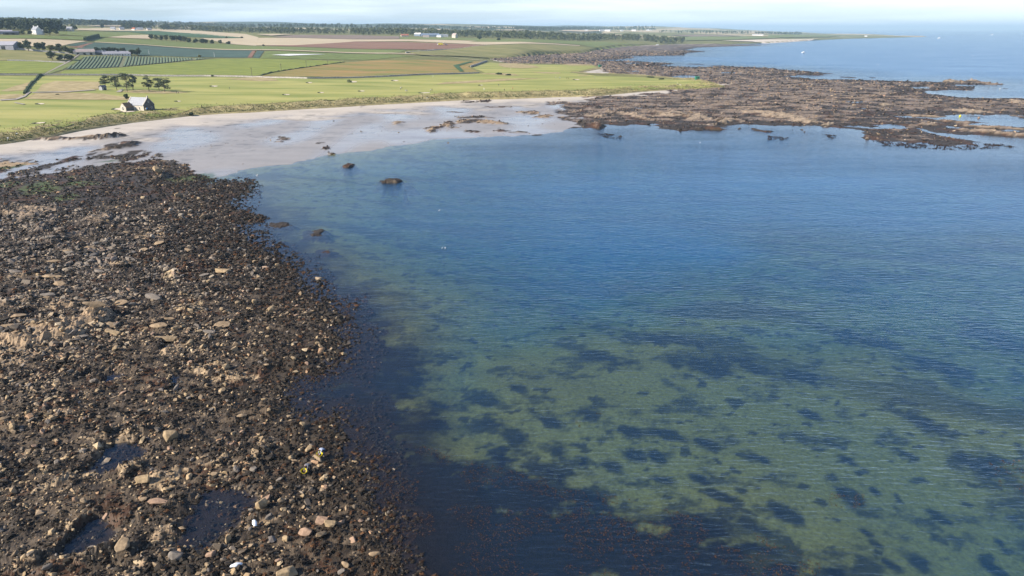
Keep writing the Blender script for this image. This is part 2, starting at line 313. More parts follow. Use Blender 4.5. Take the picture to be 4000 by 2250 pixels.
def shore_field(X, Y, detail=True):
    """height, rock mask, weed mask, tan amount, green, kelp of the tidal ground"""
    D = np.hypot(X, Y)
    fb = sstep(140, 420, D)
    WX = X + 1.3 * (1 - fb) * fbm(X / 4.5, Y / 4.5, 21, 3) + 5.5 * fb * fbm(X / 17, Y / 17, 22, 3)
    WY = Y + 2.0 * (1 - fb) * fbm(X / 4.5, Y / 4.5, 27, 3) + 8.5 * fb * fbm(X / 17, Y / 17, 28, 3)
    sd = sdist(dry, WX, WY)
    dl = -sdist(land, X, Y)
    inR = inside(ROCK_NEAR, WX, WY); inF = inside(REEF, WX + 9 * fbm(X / 18, Y / 18, 29, 3), WY + 14 * fbm(X / 18, Y / 18, 30, 3))
    rock = ((inR & (sd + 4 * fbm(X / 4, Y / 4, 31, 3) > -7)) | (inF & (sd > -3))).astype(float)
    weedz = inside(WEED_NEAR, WX, WY).astype(float)
    patch = inside(WEED_PATCHY, WX, WY)
    pn = fbm(X / 5.0, Y / 14.0, 33, 4)
    weedz = np.where(patch & (weedz < 0.5), sstep(-0.12, 0.10, pn), weedz)
    # sand: an even ramp from the water's edge to the foot of the dunes
    t = np.clip(sd, 0, None) / (np.clip(sd, 0, None) + np.clip(dl, 0, None) + 1e-6)
    h_sand = 2.35 * t ** 0.9 + 0.02
    h_sand = h_sand + 0.10 * perlin(X / 26, Y / 40, 41) * sstep(0, 20, sd)
    # rock: low platform, strata running across the view, broken blocks
    sx, sy = np.where(inF, 26, 7.0), np.where(inF, 9, 3.2)
    st = ridged(X / sx, Y / sy + X / (sx * 5), 51, 4)
    h_rock = 0.10 + np.clip(sd, 0, 40) * np.where(inF, 0.010, 0.013) + (st - 0.55) * np.where(inF, 0.85, 0.55) + np.where(inF, 0.28, 0) * fbm(X / 5, Y / 4, 58, 3)
    h_rock = h_rock + 0.16 * fbm(X / 1.3, Y / 1.3, 57, 3)
    h_rock = np.maximum(h_rock, 0.03 + 0.04 * pn) * sstep(-0.5, 3.0, sd) + sstep(3.0, -0.5, sd) * 0.05
    h_rock = h_rock + np.where(inF, 2.0 * t ** 4, 0)
    h_weed = 0.16 + np.clip(sd, 0, 60) * 0.006 + 0.10 * fbm(X / 2.2, Y / 2.2, 61, 3)
    h = np.where(rock > 0.5, h_rock, h_sand + np.clip(weedz, 0, 1) * (0.03 + 0.07 * fbm(X / 2.2, Y / 2.2, 61, 3)))
    # below the tide
    wob = 9 * fbm(X / 16, Y / 13, 89, 4) * np.clip(D / 90, 0.6, 2.5)
    kb1 = sdist(KELP_BED, X, Y) + wob * 0.8; kb2 = sdist(KELP_SHORE, X, Y) + wob
    k_soft = np.maximum(sstep(-13, 9, kb1), sstep(-18, 10, kb2) * 0.85)
    k_bed = k_soft > 0.5
    near = sstep(420, 120, D)
    off = np.clip(-sd, 0, None)
    bed = -off * 0.05 + 0.2 * fbm(X / 9, Y / 9, 63, 3) * sstep(0, 10, off)
    sl = sdist(SAND_LIT, X, Y) + 7 * fbm(X / 20, Y / 16, 65, 3); tl_ = sdist(TEAL, X, Y) + 12 * fbm(X / 30, Y / 22, 66, 3)
    deep = 1.3 + 0.35 * perlin(X / 25, Y / 25, 64) + 6.4 * sstep(12, -42, sl) * (1 - 0.68 * sstep(-18, 14, tl_))
    deep = deep + 2.5 * sstep(200, 500, D)
    deep = deep * (1 - 0.55 * k_soft)
    bed = np.maximum(-(np.minimum(off, 11) * 0.055 + np.clip(off - 11, 0, None) * 0.13) * sstep(240, 150, D) - off * 0.075 * sstep(150, 240, D) + 0.2 * fbm(X / 9, Y / 9, 63, 3) * sstep(0, 10, off), -deep)
    h = np.where(sd < 0, np.minimum(bed, -0.02), h)
    tan = np.where(inF, 0.75 + 0.5 * perlin(X / 60, Y / 45, 71), 0.55 + 0.35 * perlin(X / 14, Y / 11, 73))
    weed = np.where(rock > 0.5, sstep(-0.15, 0.25, fbm(X / np.where(inF, 16, 3.2), Y / np.where(inF, 9, 2.6), 75, 4) + np.where(inF, 0.95, 0.30) * np.exp(-np.clip(sd, 0, None) / np.where(inF, 22, 14)) - np.where(inF, 0.02, 0.02)), weedz)
    # near the camera-side water the rock is all but black with wrack
    for (px, py, hw, hh, H, tn, ang, wd) in OUT + [(a, b, c_ * 1.3, d_ * 1.2, e_ * 0.6, f_, g_, h_) for a, b, c_, d_, e_, f_, g_, h_ in ISLETS]:
        c = at(px, py, 0.3)
        R = abs(at(px + hw, py, 0.3)[0] - c[0]) * 1.4 + abs(math.hypot(*at(px, py - hh, 0.3)) - math.hypot(*c)) * 1.4
        m = np.hypot(X - c[0], Y - c[1]) < R * 1.5 + 3
        if not m.any(): continue
        xs, ys = WX[m], WY[m]
        q, ax, ay = blob(px, py, hw, hh, ang, xs, ys)
        q = q + 0.24 * fbm(xs / (ax * 0.35 + 0.4), ys / (ay * 0.45 + 0.4), 81, 3)
        w = sstep(1.12, 0.25, q)
        dd = math.hypot(*c)
        fr = max(0.5, dd * 0.006)
        rel = (0.30 + 0.95 * ridged(xs / (fr * 7), ys / (fr * 3.2) + xs / (fr * 14), 83, 3) + 0.18 * fbm(xs / (fr * 2.2), ys / (fr * 1.5), 84, 2)) if wd < 0.95 else 0.9
        hm = h[m]
        base = np.where(hm < 0, hm * (1 - w), hm)
        h[m] = base + H * (0.8 if dd < 150 else 1.0) * w * rel
        isl = any(px == q_[0] and py == q_[1] for q_ in ISLETS)
        on = w > (0.02 if isl else 0.2)
        r2, t2, w2 = rock[m], tan[m], weed[m]
        r2[on] = 1.0; t2[on] = tn
        wn_ = sstep(0.0, 0.35, fbm(xs / (fr * 3), ys / (fr * 2), 85, 3) + wd * 2.2 - 0.75 + 0.5 * (1 - np.clip(w, 0, 1)))
        w2[on] = wn_[on] if np.ndim(wn_) else wn_
        rock[m], tan[m], weed[m] = r2, t2, w2
    for (px, py, hw, hh) in POOLS:
        c = at(px, py, 0.2)
        R = abs(at(px + hw, py, 0.2)[0] - c[0]) * 1.6 + abs(math.hypot(*at(px, py - hh, 0.2)) - math.hypot(*c)) * 1.6
        m = np.hypot(X - c[0], Y - c[1]) < R + 3
        if not m.any(): continue
        q, ax, ay = blob(px, py, hw, hh, -10, WX[m], WY[m])
        w = sstep(1.7, 0.75, q)
        h[m] = h[m] * (1 - w) + w * (-0.24)
    green = np.zeros_like(h)
    for (px, py, hw, hh) in GREEN:
        q, ax, ay = blob(px, py, hw, hh, 0, WX, WY)
        green = np.maximum(green, sstep(1.2, 0.7, q + 0.35 * fbm(X / 2, Y / 3, 91, 3)))
    green = np.where(rock > 0.5, 0, green)
    # kelp under water
    kn = fbm(X / 7.5, Y / 6.5, 95, 4)
    soft = sstep(-0.35, 0.45, fbm(X / 3.4, Y / 3.0, 97, 4) + 2.2 * (k_soft - 0.5))
    kelp = sstep(0.36, 0.66, k_soft + 0.42 * fbm(X / 5, Y / 4.2, 109, 5, 0.6) * (k_soft > 0.02)) * (0.82 + 0.18 * soft)
    kelp = np.maximum(kelp, sstep(20, 5, off + 6 * fbm(X / 6, Y / 6, 108, 4)) * sstep(250, 200, D) * 0.92)
    kelp = np.maximum(kelp, sstep(-70, -20, sdist(REEF, X, Y) + 14 * fbm(X / 14, Y / 14, 110, 3)) * sstep(260, 300, D) * 0.93)
    spots = sstep(0.42, 0.60, fbm(X / 3.0, Y / 2.6, 99, 3))
    kelp = np.maximum(kelp, spots * 0.8)
    broad = sstep(0.12, 0.5, fbm(X / 30, Y / 16 + X / 60, 101, 4)) * sstep(75, 115, D)
    kelp = np.maximum(kelp, broad * 0.75)
    kq = fbm(X / 4.6, Y / 4.0, 103, 5, 0.62); kq2 = np.clip(fbm(X / 1.5, Y / 1.5, 105, 3), -1, 1)
    kelp = np.maximum(kelp, sstep(0.0, 0.8, fbm(X / 7, Y / 5.5, 107, 6, 0.68)) * 0.75)
    for (rx, ry, hw, hh) in KELP_DARK:
        q, ax, ay = blob(1400 + rx / 0.9908, 1200 + ry / 0.9908, hw * 0.85, hh * 0.85, 12, X, Y, -2.0)
        kelp = np.maximum(kelp, sstep(1.45, 0.55, q + 0.62 * kq + 0.34 * kq2) * (0.92 + 0.08 * kq2))
    return dict(h=h, rock=rock, weed=weed, tan=tan, green=green, kelp=kelp, sd=sd, dl=dl, D=D, inF=inF)

# ------------------------------------------------------------------ materials
def new_mat(name):
    m = bpy.data.materials.new(name); m.use_nodes = True
    m.node_tree.nodes.clear()
    return m, m.node_tree.nodes, m.node_tree.links
def mat(name, col, rough=0.85, scale=1.0, var=0.25, bump=0.0, col2=None, stretch=(1, 1, 1), spec=0.3, metal=0.0, detail=5, bdist=0.1, tram=None):
    m, n, l = new_mat(name)
    o = n.new("ShaderNodeOutputMaterial"); p = n.new("ShaderNodeBsdfPrincipled")
    l.new(p.outputs[0], o.inputs[0])
    p.inputs["Roughness"].default_value = rough
    p.inputs["Specular IOR Level"].default_value = spec
    p.inputs["Metallic"].default_value = metal
    g = n.new("ShaderNodeNewGeometry"); mp = n.new("ShaderNodeMapping")
    mp.inputs["Scale"].default_value = tuple(scale * s for s in stretch)
    l.new(g.outputs["Position"], mp.inputs[0])
    t = n.new("ShaderNodeTexNoise"); t.inputs["Scale"].default_value = 1.0; t.inputs["Detail"].default_value = detail
    l.new(mp.outputs[0], t.inputs["Vector"])
    mx = n.new("ShaderNodeMix"); mx.data_type = 'RGBA'
    c2 = col2 or tuple(c * (1 - var) for c in col)
    mx.inputs["A"].default_value = (*c2, 1); mx.inputs["B"].default_value = (*(tuple(c * (1 + var) for c in col) if not col2 else col), 1)
    r = n.new("ShaderNodeMapRange"); r.inputs["From Min"].default_value = 0.33; r.inputs["From Max"].default_value = 0.67
    l.new(t.outputs["Fac"], r.inputs["Value"]); l.new(r.outputs[0], mx.inputs["Factor"])
    if tram:                                   # wheel tracks: direction in degrees, spacing in metres, how much paler or darker
        m2 = n.new("ShaderNodeMapping"); m2.inputs["Rotation"].default_value = (0, 0, math.radians(tram[0])); m2.inputs["Scale"].default_value = (1 / tram[1],) * 3
        l.new(g.outputs["Position"], m2.inputs[0])
        sx = n.new("ShaderNodeSeparateXYZ"); l.new(m2.outputs[0], sx.inputs[0])
        fr_ = n.new("ShaderNodeMath"); fr_.operation = 'PINGPONG'; fr_.inputs[1].default_value = 0.5; l.new(sx.outputs["X"], fr_.inputs[0])
        mr = n.new("ShaderNodeMapRange"); mr.inputs["From Min"].default_value = 0.03; mr.inputs["From Max"].default_value = 0.09; mr.inputs["To Min"].default_value = tram[2]; mr.inputs["To Max"].default_value = 1.0
        l.new(fr_.outputs[0], mr.inputs["Value"])
        vs_ = n.new("ShaderNodeVectorMath"); vs_.operation = 'SCALE'; l.new(mx.outputs["Result"], vs_.inputs[0]); l.new(mr.outputs[0], vs_.inputs["Scale"])
        l.new(vs_.outputs[0], p.inputs["Base Color"])
    else:
        l.new(mx.outputs["Result"], p.inputs["Base Color"])
    if bump:
        b = n.new("ShaderNodeBump"); b.inputs["Strength"].default_value = bump; b.inputs["Distance"].default_value = bdist
        l.new(t.outputs["Fac"], b.inputs["Height"]); l.new(b.outputs[0], p.inputs["Normal"])
    return m
def attr_mat(name, fine=3.0, amt=0.35, bump=0.5, bdist=0.08, rough=0.8, spec=0.35, wet=False):
    """albedo from the mesh's own 'col' attribute, broken up by fine noise; 'wet' lowers the roughness"""
    m, n, l = new_mat(name)
    o = n.new("ShaderNodeOutputMaterial"); p = n.new("ShaderNodeBsdfPrincipled")
    l.new(p.outputs[0], o.inputs[0])
    p.inputs["Roughness"].default_value = rough
    p.inputs["Specular IOR Level"].default_value = spec
    a = n.new("ShaderNodeAttribute"); a.attribute_name = "col"
    g = n.new("ShaderNodeNewGeometry")
    t = n.new("ShaderNodeTexNoise"); t.inputs["Scale"].default_value = fine; t.inputs["Detail"].default_value = 6; t.inputs["Roughness"].default_value = 0.65
    l.new(g.outputs["Position"], t.inputs["Vector"])
    r = n.new("ShaderNodeMapRange"); r.inputs["From Min"].default_value = 0.3; r.inputs["From Max"].default_value = 0.7
    r.inputs["To Min"].default_value = 1 - amt; r.inputs["To Max"].default_value = 1 + amt
    l.new(t.outputs["Fac"], r.inputs["Value"])
    vm = n.new("ShaderNodeVectorMath"); vm.operation = 'SCALE'
    l.new(a.outputs["Color"], vm.inputs[0]); l.new(r.outputs[0], vm.inputs["Scale"])
    l.new(vm.outputs[0], p.inputs["Base Color"])
    if wet:
        aw = n.new("ShaderNodeAttribute"); aw.attribute_name = "wet"
        mr = n.new("ShaderNodeMapRange"); mr.inputs["To Min"].default_value = rough; mr.inputs["To Max"].default_value = 0.16
        l.new(aw.outputs["Fac"], mr.inputs["Value"]); l.new(mr.outputs[0], p.inputs["Roughness"])
        ms = n.new("ShaderNodeMapRange"); ms.inputs["To Min"].default_value = 0.15; ms.inputs["To Max"].default_value = 0.55
        l.new(aw.outputs["Fac"], ms.inputs["Value"]); l.new(ms.outputs[0], p.inputs["Specular IOR Level"])
    if bump:
        b = n.new("ShaderNodeBump"); b.inputs["Strength"].default_value = bump; b.inputs["Distance"].default_value = bdist
        l.new(t.outputs["Fac"], b.inputs["Height"]); l.new(b.outputs[0], p.inputs["Normal"])
    return m

# ------------------------------------------------------------------ mesh builders
def mesh_np(name, V, F, mats=(), attrs=None, smooth=False, midx=None):
    V = np.asarray(V, np.float32); F = np.asarray(F, np.int32)
    me = bpy.data.meshes.new(name)
    k = F.shape[1]
    me.vertices.add(len(V)); me.vertices.foreach_set("co", V.ravel())
    me.loops.add(F.size); me.loops.foreach_set("vertex_index", F.ravel())
    me.polygons.add(len(F)); me.polygons.foreach_set("loop_start", np.arange(0, F.size, k, dtype=np.int32))
    me.update(calc_edges=True)
    me.polygons.foreach_set("use_smooth", np.full(len(F), smooth, bool))
    for mm in mats: me.materials.append(mm)
    if midx is not None: me.polygons.foreach_set("material_index", np.asarray(midx, np.int32))
    for nm, (typ, dom, arr) in (attrs or {}).items():
        at_ = me.attributes.new(nm, typ, dom)
        at_.data.foreach_set("color" if typ == 'FLOAT_COLOR' else "value", np.asarray(arr, np.float32).ravel())
    me.validate(clean_customdata=False)
    return me
def link(name, me, parent=None, **props):
    o = bpy.data.objects.new(name, me)
    COL.objects.link(o)
    if parent: o.parent = parent
    for k, v in props.items(): o[k] = v
    return o
def empty(name, loc, rz=0.0, **props):
    o = bpy.data.objects.new(name, None)
    COL.objects.link(o)
    o.empty_display_size = 0.5
    o.location = loc; o.rotation_euler = (0, 0, rz)
    for k, v in props.items(): o[k] = v
    return o
class MB:
    """collects simple shapes; build() links them as one mesh object"""
    def __init__(self): self.bm = bmesh.new()
    def box(self, x0, x1, y0, y1, z0, z1, mt=None):
        v = [self.bm.verts.new(p) for p in ((x0, y0, z0), (x1, y0, z0), (x1, y1, z0), (x0, y1, z0), (x0, y0, z1), (x1, y0, z1), (x1, y1, z1), (x0, y1, z1))]
        if mt is not None:
            for q in v: q.co = mt @ q.co
        for f in ((0, 3, 2, 1), (4, 5, 6, 7), (0, 1, 5, 4), (1, 2, 6, 5), (2, 3, 7, 6), (3, 0, 4, 7)): self.bm.faces.new([v[i] for i in f])
        return self
    def poly(self, ps):
        self.bm.faces.new([self.bm.verts.new(p) for p in ps]); return self
    def solid(self, ring, dv):
        a = [self.bm.verts.new(p) for p in ring]; b = [self.bm.verts.new(tuple(Vector(p) + Vector(dv))) for p in ring]
        n = len(ring)
        self.bm.faces.new(a[::-1]); self.bm.faces.new(b)
        for i in range(n): self.bm.faces.new((a[i], a[(i + 1) % n], b[(i + 1) % n], b[i]))
        return self
    def tube(self, ps, rs, n=6):
        prev = None
        ps = [Vector(p) for p in ps]
        for i, p in enumerate(ps):
            d = (ps[min(i + 1, len(ps) - 1)] - ps[max(i - 1, 0)]).normalized()
            u = d.cross(Vector((0.31, 0.95, 0.12))).normalized(); w = d.cross(u)
            ring = [self.bm.verts.new(p + (u * math.cos(2 * math.pi * k / n) + w * math.sin(2 * math.pi * k / n)) * rs[i]) for k in range(n)]
            if prev:
                for k in range(n): self.bm.faces.new((prev[k], prev[(k + 1) % n], ring[(k + 1) % n], ring[k]))
            else: self.bm.faces.new(ring[::-1])
            prev = ring
        self.bm.faces.new(prev)
        return self
    def ball(self, c, r, sc=(1, 1, 1), sub=1, jit=0.0):
        res = bmesh.ops.create_icosphere(self.bm, subdivisions=sub, radius=1.0)
        for v in res["verts"]:
            k = 1 + random.uniform(-jit, jit)
            v.co = Vector((v.co.x * sc[0] * k, v.co.y * sc[1] * k, v.co.z * sc[2] * k)) * r + Vector(c)
        return self
    def mesh(self, name, m, smooth=False):
        bmesh.ops.recalc_face_normals(self.bm, faces=self.bm.faces[:])
        me = bpy.data.meshes.new(name); self.bm.to_mesh(me); self.bm.free()
        me.materials.append(m)
        if smooth:
            for p in me.polygons: p.use_smooth = True
        return me
    def build(self, name, m, parent=None, smooth=False, **props):
        return link(name, self.mesh(name, m, smooth), parent, **props)

# ------------------------------------------------------------------ tidal ground: beach, rocks, reef, seabed
def polar_grid(az0, az1, daz, Ds):
    az = np.radians(np.arange(az0, az1 + daz * 0.5, daz))
    A, DD = np.meshgrid(az, Ds)
    X, Y = np.sin(A) * DD, np.cos(A) * DD
    r, c = A.shape
    idx = np.arange(r * c).reshape(r, c)
    F = np.stack([idx[:-1, :-1], idx[:-1, 1:], idx[1:, 1:], idx[1:, :-1]], -1).reshape(-1, 4)
    return X.ravel(), Y.ravel(), F
def srgb(*c):
    return tuple(((v / 255 + 0.055) / 1.055) ** 2.4 if v > 10 else v / 255 / 12.92 for v in c)

Ds = np.geomspace(38, 2500, 745)
AZ0, DAZ = 58.0, 0.17
X, Y, F = polar_grid(-AZ0, AZ0, DAZ, Ds)
S = shore_field(X, Y)
h = S['h']
rock, weed, tan, green, kelp, sd, Dd, inF = (S[k] for k in ('rock', 'weed', 'tan', 'green', 'kelp', 'sd', 'D', 'inF'))
c_dry, c_wet = np.array([0.47, 0.42, 0.36]), np.array([0.30, 0.275, 0.255])
drys = sstep(1.65, 2.2, h + 0.25 * perlin(X / 20, Y / 20, 111) + 0.25 * sstep(0.25, 0.5, perlin(X / 30, Y / 25, 113)))
C = c_wet * (1 - drys[:, None]) + c_dry * drys[:, None]
wrack = sstep(0.30, 0.55, fbm(X / 9, Y / 2.2, 115, 4)) * sstep(10, 40, sd) * 0.5 * (h < 2.0)
strand = np.exp(-((h - 1.72 + 0.10 * perlin(X / 14, Y / 14, 127)) / 0.035) ** 2) * sstep(-0.2, 0.4, perlin(X / 7, Y / 7, 129)) * 0.55
C = C * (1 - strand[:, None])
C = C * (1 - wrack[:, None] * 0.75) * (1 + 0.13 * fbm(X / 34, Y / 7, 125, 4))[:, None]
c_tan, c_grey, c_pale = np.array([0.28, 0.20, 0.125]), np.array([0.145, 0.125, 0.108]), np.array([0.40, 0.30, 0.18])
t1 = np.clip(tan, 0, 1)[:, None]; t2 = np.clip((tan - 1) / 0.5, 0, 1)[:, None]
R_ = (c_grey * (1 - t1) + c_tan * t1) * (1 - t2) + c_pale * t2
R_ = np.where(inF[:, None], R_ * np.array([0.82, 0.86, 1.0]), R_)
R_ = R_ * (1 + 0.35 * fbm(X / 2.5, Y / 1.5, 117, 3))[:, None]
c_weed = np.array([0.036, 0.026, 0.017]) * (1 + 0.5 * fbm(X / 1.7, Y / 1.7, 119, 3))[:, None]
c_weed = np.where((perlin(X / 8, Y / 8, 121) > 0.25)[:, None], c_weed * np.array([1.7, 1.15, 0.85]), c_weed)
rk = rock[:, None]; wd_ = np.clip(weed, 0, 1)[:, None]
outc = (tan > 0.95) | (h > 1.0)
matrix = ((rock > 0.5) & (~inF) & (~outc) & (Dd < 290)).astype(float)[:, None]      # wrack, grit and wet shingle between the stones
R_ = R_ * (1 - 0.62 * matrix)
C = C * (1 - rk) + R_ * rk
C = C * (1 - wd_ * 0.96) + c_weed * wd_ * 0.96
gr = green[:, None]
C = C * (1 - gr) + np.array([0.075, 0.095, 0.03]) * gr
under = sstep(0.02, -0.10, h)[:, None]
bedc = np.array([0.235, 0.225, 0.066]) * (1 - kelp[:, None]) + np.array([0.017, 0.013, 0.012]) * kelp[:, None]
rock_under = (rock > 0.5)[:, None]
bedc = np.where(rock_under, np.array([0.034, 0.022, 0.016]), bedc)
C = C * (1 - under) + bedc * under
C = np.clip(C, 0.004, 0.8)
wet = np.where(rock > 0.5, 0.05 + 0.2 * wd_[:, 0], (1 - drys) * (0.65 + 0.35 * sstep(-0.3, 0.4, perlin(X / 24, Y / 50, 123))) * (1 - wd_[:, 0] * 0.6))
wet = np.where(h < 0, 0.2, wet)
hm, sm, dm = h[F].mean(1), S['dl'][F].max(1), Dd[F].mean(1)
keep = (S['dl'][F].max(1) > -6) & ((dm < 420) | (h[F].max(1) > -2.2))
cls = np.where(hm < -0.05, 0, np.where(rock[F].mean(1) > 0.5, 1, 2))
cls = np.where((cls == 1) & (dm > 290), 3, cls)
M_ground = attr_mat("tidal_ground", fine=2.2, amt=0.35, bump=0.7, bdist=0.12, wet=True)
M_sand = attr_mat("beach_sand", fine=0.6, amt=0.06, bump=0.12, bdist=0.05, rough=0.9, wet=True)
V = np.stack([X, Y, h], 1)
for k, nm in ((0, 'seabed'), (1, 'rocky_foreshore'), (2, 'beach'), (3, 'reef')):
    f = F[keep & (cls == k)]
    u, inv = np.unique(f, return_inverse=True)
    me = mesh_np(nm, V[u], inv.reshape(-1, 4), [M_sand if k in (2,) else M_ground],
                 {"col": ('FLOAT_COLOR', 'POINT', np.concatenate([C[u], np.ones((len(u), 1))], 1)), "wet": ('FLOAT', 'POINT', wet[u])}, smooth=(k in (0, 2)))
    link(nm, me, kind='structure')
XB, YB, FB = polar_grid(-68, 68, 4, np.concatenate([[20], np.geomspace(150, 43000, 40)]))
link("deep_seabed", mesh_np("deep_seabed", np.stack([XB, YB, np.full_like(XB, -9.5)], 1), FB, [mat("deep_bed", (0.035, 0.045, 0.045), 0.95, 0.02, var=0.3)], smooth=True), kind='structure')
# nearest-cell lookup for standing things on the tidal ground
_ncol = len(np.arange(-AZ0, AZ0 + DAZ * 0.5, DAZ))
HG = h.reshape(len(Ds), _ncol); SG = sd.reshape(HG.shape); RG = rock.reshape(HG.shape); WG = weed.reshape(HG.shape); TG = tan.reshape(HG.shape)
def cell(x, y):
    a = np.degrees(np.arctan2(x, y)); d = np.hypot(x, y)
    i = np.clip(np.round((np.log(np.clip(d, 38, 2500)) - math.log(38)) / (math.log(2500 / 38) / 744)).astype(int), 0, 744)
    j = np.clip(np.round((a + AZ0) / DAZ).astype(int), 0, _ncol - 1)
    return i, j

# ------------------------------------------------------------------ the sea
DsS = np.concatenate([np.geomspace(36, 2500, 420), np.geomspace(2560, 42000, 60)])
XS, YS, FS = polar_grid(-66, 66, 0.27, DsS)
mS = np.hypot(XS, YS) < 2450
dep = np.full(XS.shape, 9.0); shd = np.full(XS.shape, 400.0)
def bilin(G, x, y):
    a = np.clip((np.degrees(np.arctan2(x, y)) + AZ0) / DAZ, 0, _ncol - 1.001); d = np.clip((np.log(np.clip(np.hypot(x, y), 38.01, 2499)) - math.log(38)) / (math.log(2500 / 38) / 744), 0, 743.999)
    i0, j0 = d.astype(int), a.astype(int); fi, fj = d - i0, a - j0
    return (G[i0, j0] * (1 - fj) + G[i0, j0 + 1] * fj) * (1 - fi) + (G[i0 + 1, j0] * (1 - fj) + G[i0 + 1, j0 + 1] * fj) * fi
DG = np.minimum(HG, 0).copy()                  # the water's own depth, averaged over a few metres as light scatters
for _ in range(6):
    DG[:, 1:-1] = (DG[:, :-2] + DG[:, 1:-1] * 2 + DG[:, 2:]) / 4
    DG[1:-1] = (DG[:-2] + DG[1:-1] * 2 + DG[2:]) / 4
dep[mS] = np.maximum(-bilin(DG, XS[mS], YS[mS]), 0); shd[mS] = -bilin(SG, XS[mS], YS[mS])
calm = np.clip(1 - np.clip(shd, 0, None) / np.clip(np.hypot(XS, YS) * 0.30, 20, 55), 0, 1) * sstep(1150, 600, np.hypot(XS, YS))
hs = np.where(mS, 0, -9.0); hs[mS] = bilin(HG, XS[mS], YS[mS])
keepS = ~((hs[FS].min(1) > 1.2))
me = mesh_np("sea", np.stack([XS, YS, np.zeros_like(XS)], 1), FS[keepS], (), {"depth": ('FLOAT', 'POINT', dep), "calm": ('FLOAT', 'POINT', calm)}, smooth=True)
sea = link("sea", me, kind='structure')
m, n, l = new_mat("sea_water")
o = n.new("ShaderNodeOutputMaterial")
geo = n.new("ShaderNodeNewGeometry")
def wave(rot, sx, sy, detail, seed, rough=0.5):
    mp = n.new("ShaderNodeMapping"); mp.inputs["Rotation"].default_value = (0, 0, math.radians(rot))
    mp.inputs["Scale"].default_value = (sx, sy, 1); mp.inputs["Location"].default_value = (seed * 3.1, seed * 7.7, seed)
    l.new(geo.outputs["Position"], mp.inputs[0])
    t = n.new("ShaderNodeTexNoise"); t.inputs["Scale"].default_value = 1.0; t.inputs["Detail"].default_value = detail; t.inputs["Roughness"].default_value = rough
    t.inputs["Distortion"].default_value = 0.25
    l.new(mp.outputs[0], t.inputs["Vector"])
    return t.outputs["Fac"]
def mth(op, a, b=None, c=None):
    q = n.new("ShaderNodeMath"); q.operation = op
    for i, v in enumerate((a, b, c)):
        if v is None: continue
        if isinstance(v, (int, float)): q.inputs[i].default_value = v
        else: l.new(v, q.inputs[i])
    return q.outputs[0]
w1 = wave(-16, 0.45, 1.7, 3, 1)
w2 = wave(34, 0.34, 1.0, 3, 2)
w3 = wave(10, 1.6, 3.4, 3, 3)
w4 = wave(-20, 0.05, 0.16, 2, 4)
hgt = mth('ADD', mth('MULTIPLY_ADD', w1, 0.30, mth('MULTIPLY', w2, 0.21)), mth('MULTIPLY_ADD', w3, 0.035, mth('MULTIPLY', w4, 0.35)))
a_calm = n.new("ShaderNodeAttribute"); a_calm.attribute_name = "calm"
gust = wave(8, 0.010, 0.030, 3, 6)
gfac = n.new("ShaderNodeMapRange"); gfac.inputs["From Min"].default_value = 0.3; gfac.inputs["From Max"].default_value = 0.7
gfac.inputs["To Min"].default_value = 0.4; gfac.inputs["To Max"].default_value = 1.35
l.new(gust, gfac.inputs["Value"])
bs = mth('MULTIPLY', gfac.outputs[0], mth('MULTIPLY_ADD', a_calm.outputs["Fac"], -0.80, 1.0))
bmp = n.new("ShaderNodeBump"); bmp.inputs["Distance"].default_value = 0.64
l.new(hgt, bmp.inputs["Height"]); l.new(bs, bmp.inputs["Strength"])
fr = n.new("ShaderNodeFresnel"); fr.inputs["IOR"].default_value = 1.33
l.new(bmp.outputs[0], fr.inputs["Normal"])
gl = n.new("ShaderNodeBsdfGlossy"); gl.inputs["Roughness"].default_value = 0.09
gl.inputs["Color"].default_value = (0.80, 0.90, 1.0, 1)
l.new(bmp.outputs[0], gl.inputs["Normal"])
a_dep = n.new("ShaderNodeAttribute"); a_dep.attribute_name = "depth"
cmb = n.new("ShaderNodeCombineColor")
for ch, k in (("Red", 0.14), ("Green", 0.040), ("Blue", 0.065)):
    l.new(mth('EXPONENT', mth('MULTIPLY', a_dep.outputs["Fac"], -k)), cmb.inputs[ch])
tr = n.new("ShaderNodeBsdfTransparent"); l.new(cmb.outputs[0], tr.inputs["Color"])
df = n.new("ShaderNodeBsdfDiffuse"); df.inputs["Color"].default_value = (0.010, 0.100, 0.250, 1)
body = n.new("ShaderNodeMixShader")
l.new(mth('SUBTRACT', 1.0, mth('EXPONENT', mth('MULTIPLY', a_dep.outputs["Fac"], -0.135))), body.inputs[0])
l.new(tr.outputs[0], body.inputs[1]); l.new(df.outputs[0], body.inputs[2])
ms = n.new("ShaderNodeMixShader")
l.new(mth('MINIMUM', fr.outputs[0], 0.54), ms.inputs[0]); l.new(body.outputs[0], ms.inputs[1]); l.new(gl.outputs[0], ms.inputs[2])
l.new(ms.outputs[0], o.inputs[0])
sea.data.materials.append(m)

# ------------------------------------------------------------------ the land
DsL = np.concatenate([np.geomspace(275, 1500, 300), np.geomspace(1515, 15800, 190)])
XL, YL, FL = polar_grid(-52, 30, 0.25, DsL)
sdl = sdist(land, XL, YL)
def ground_z(x, y, s):
    """land with its dune bank: rises from beach level at the vegetation edge"""
    D = np.hypot(x, y)
    bw = np.clip(9 + D * 0.008, 10, 40) + np.clip(D - 900, 0, 700) * 0.10
    zl = land_z(x, y)
    dune = 1.3 * sstep(2, 9, s) * sstep(30, 12, s) * (0.6 + 0.8 * perlin(x / 9, y / 9, 131)) * sstep(900, 600, D)
    return (1.9 + (zl - 1.9) * sstep(-1.0, 1.0, s / bw) * 1.0) * sstep(-6, -0.5, s) + dune * 0.9 + sstep(-0.5, -6, s) * (-3.0)
ZL = ground_z(XL, YL, sdl)
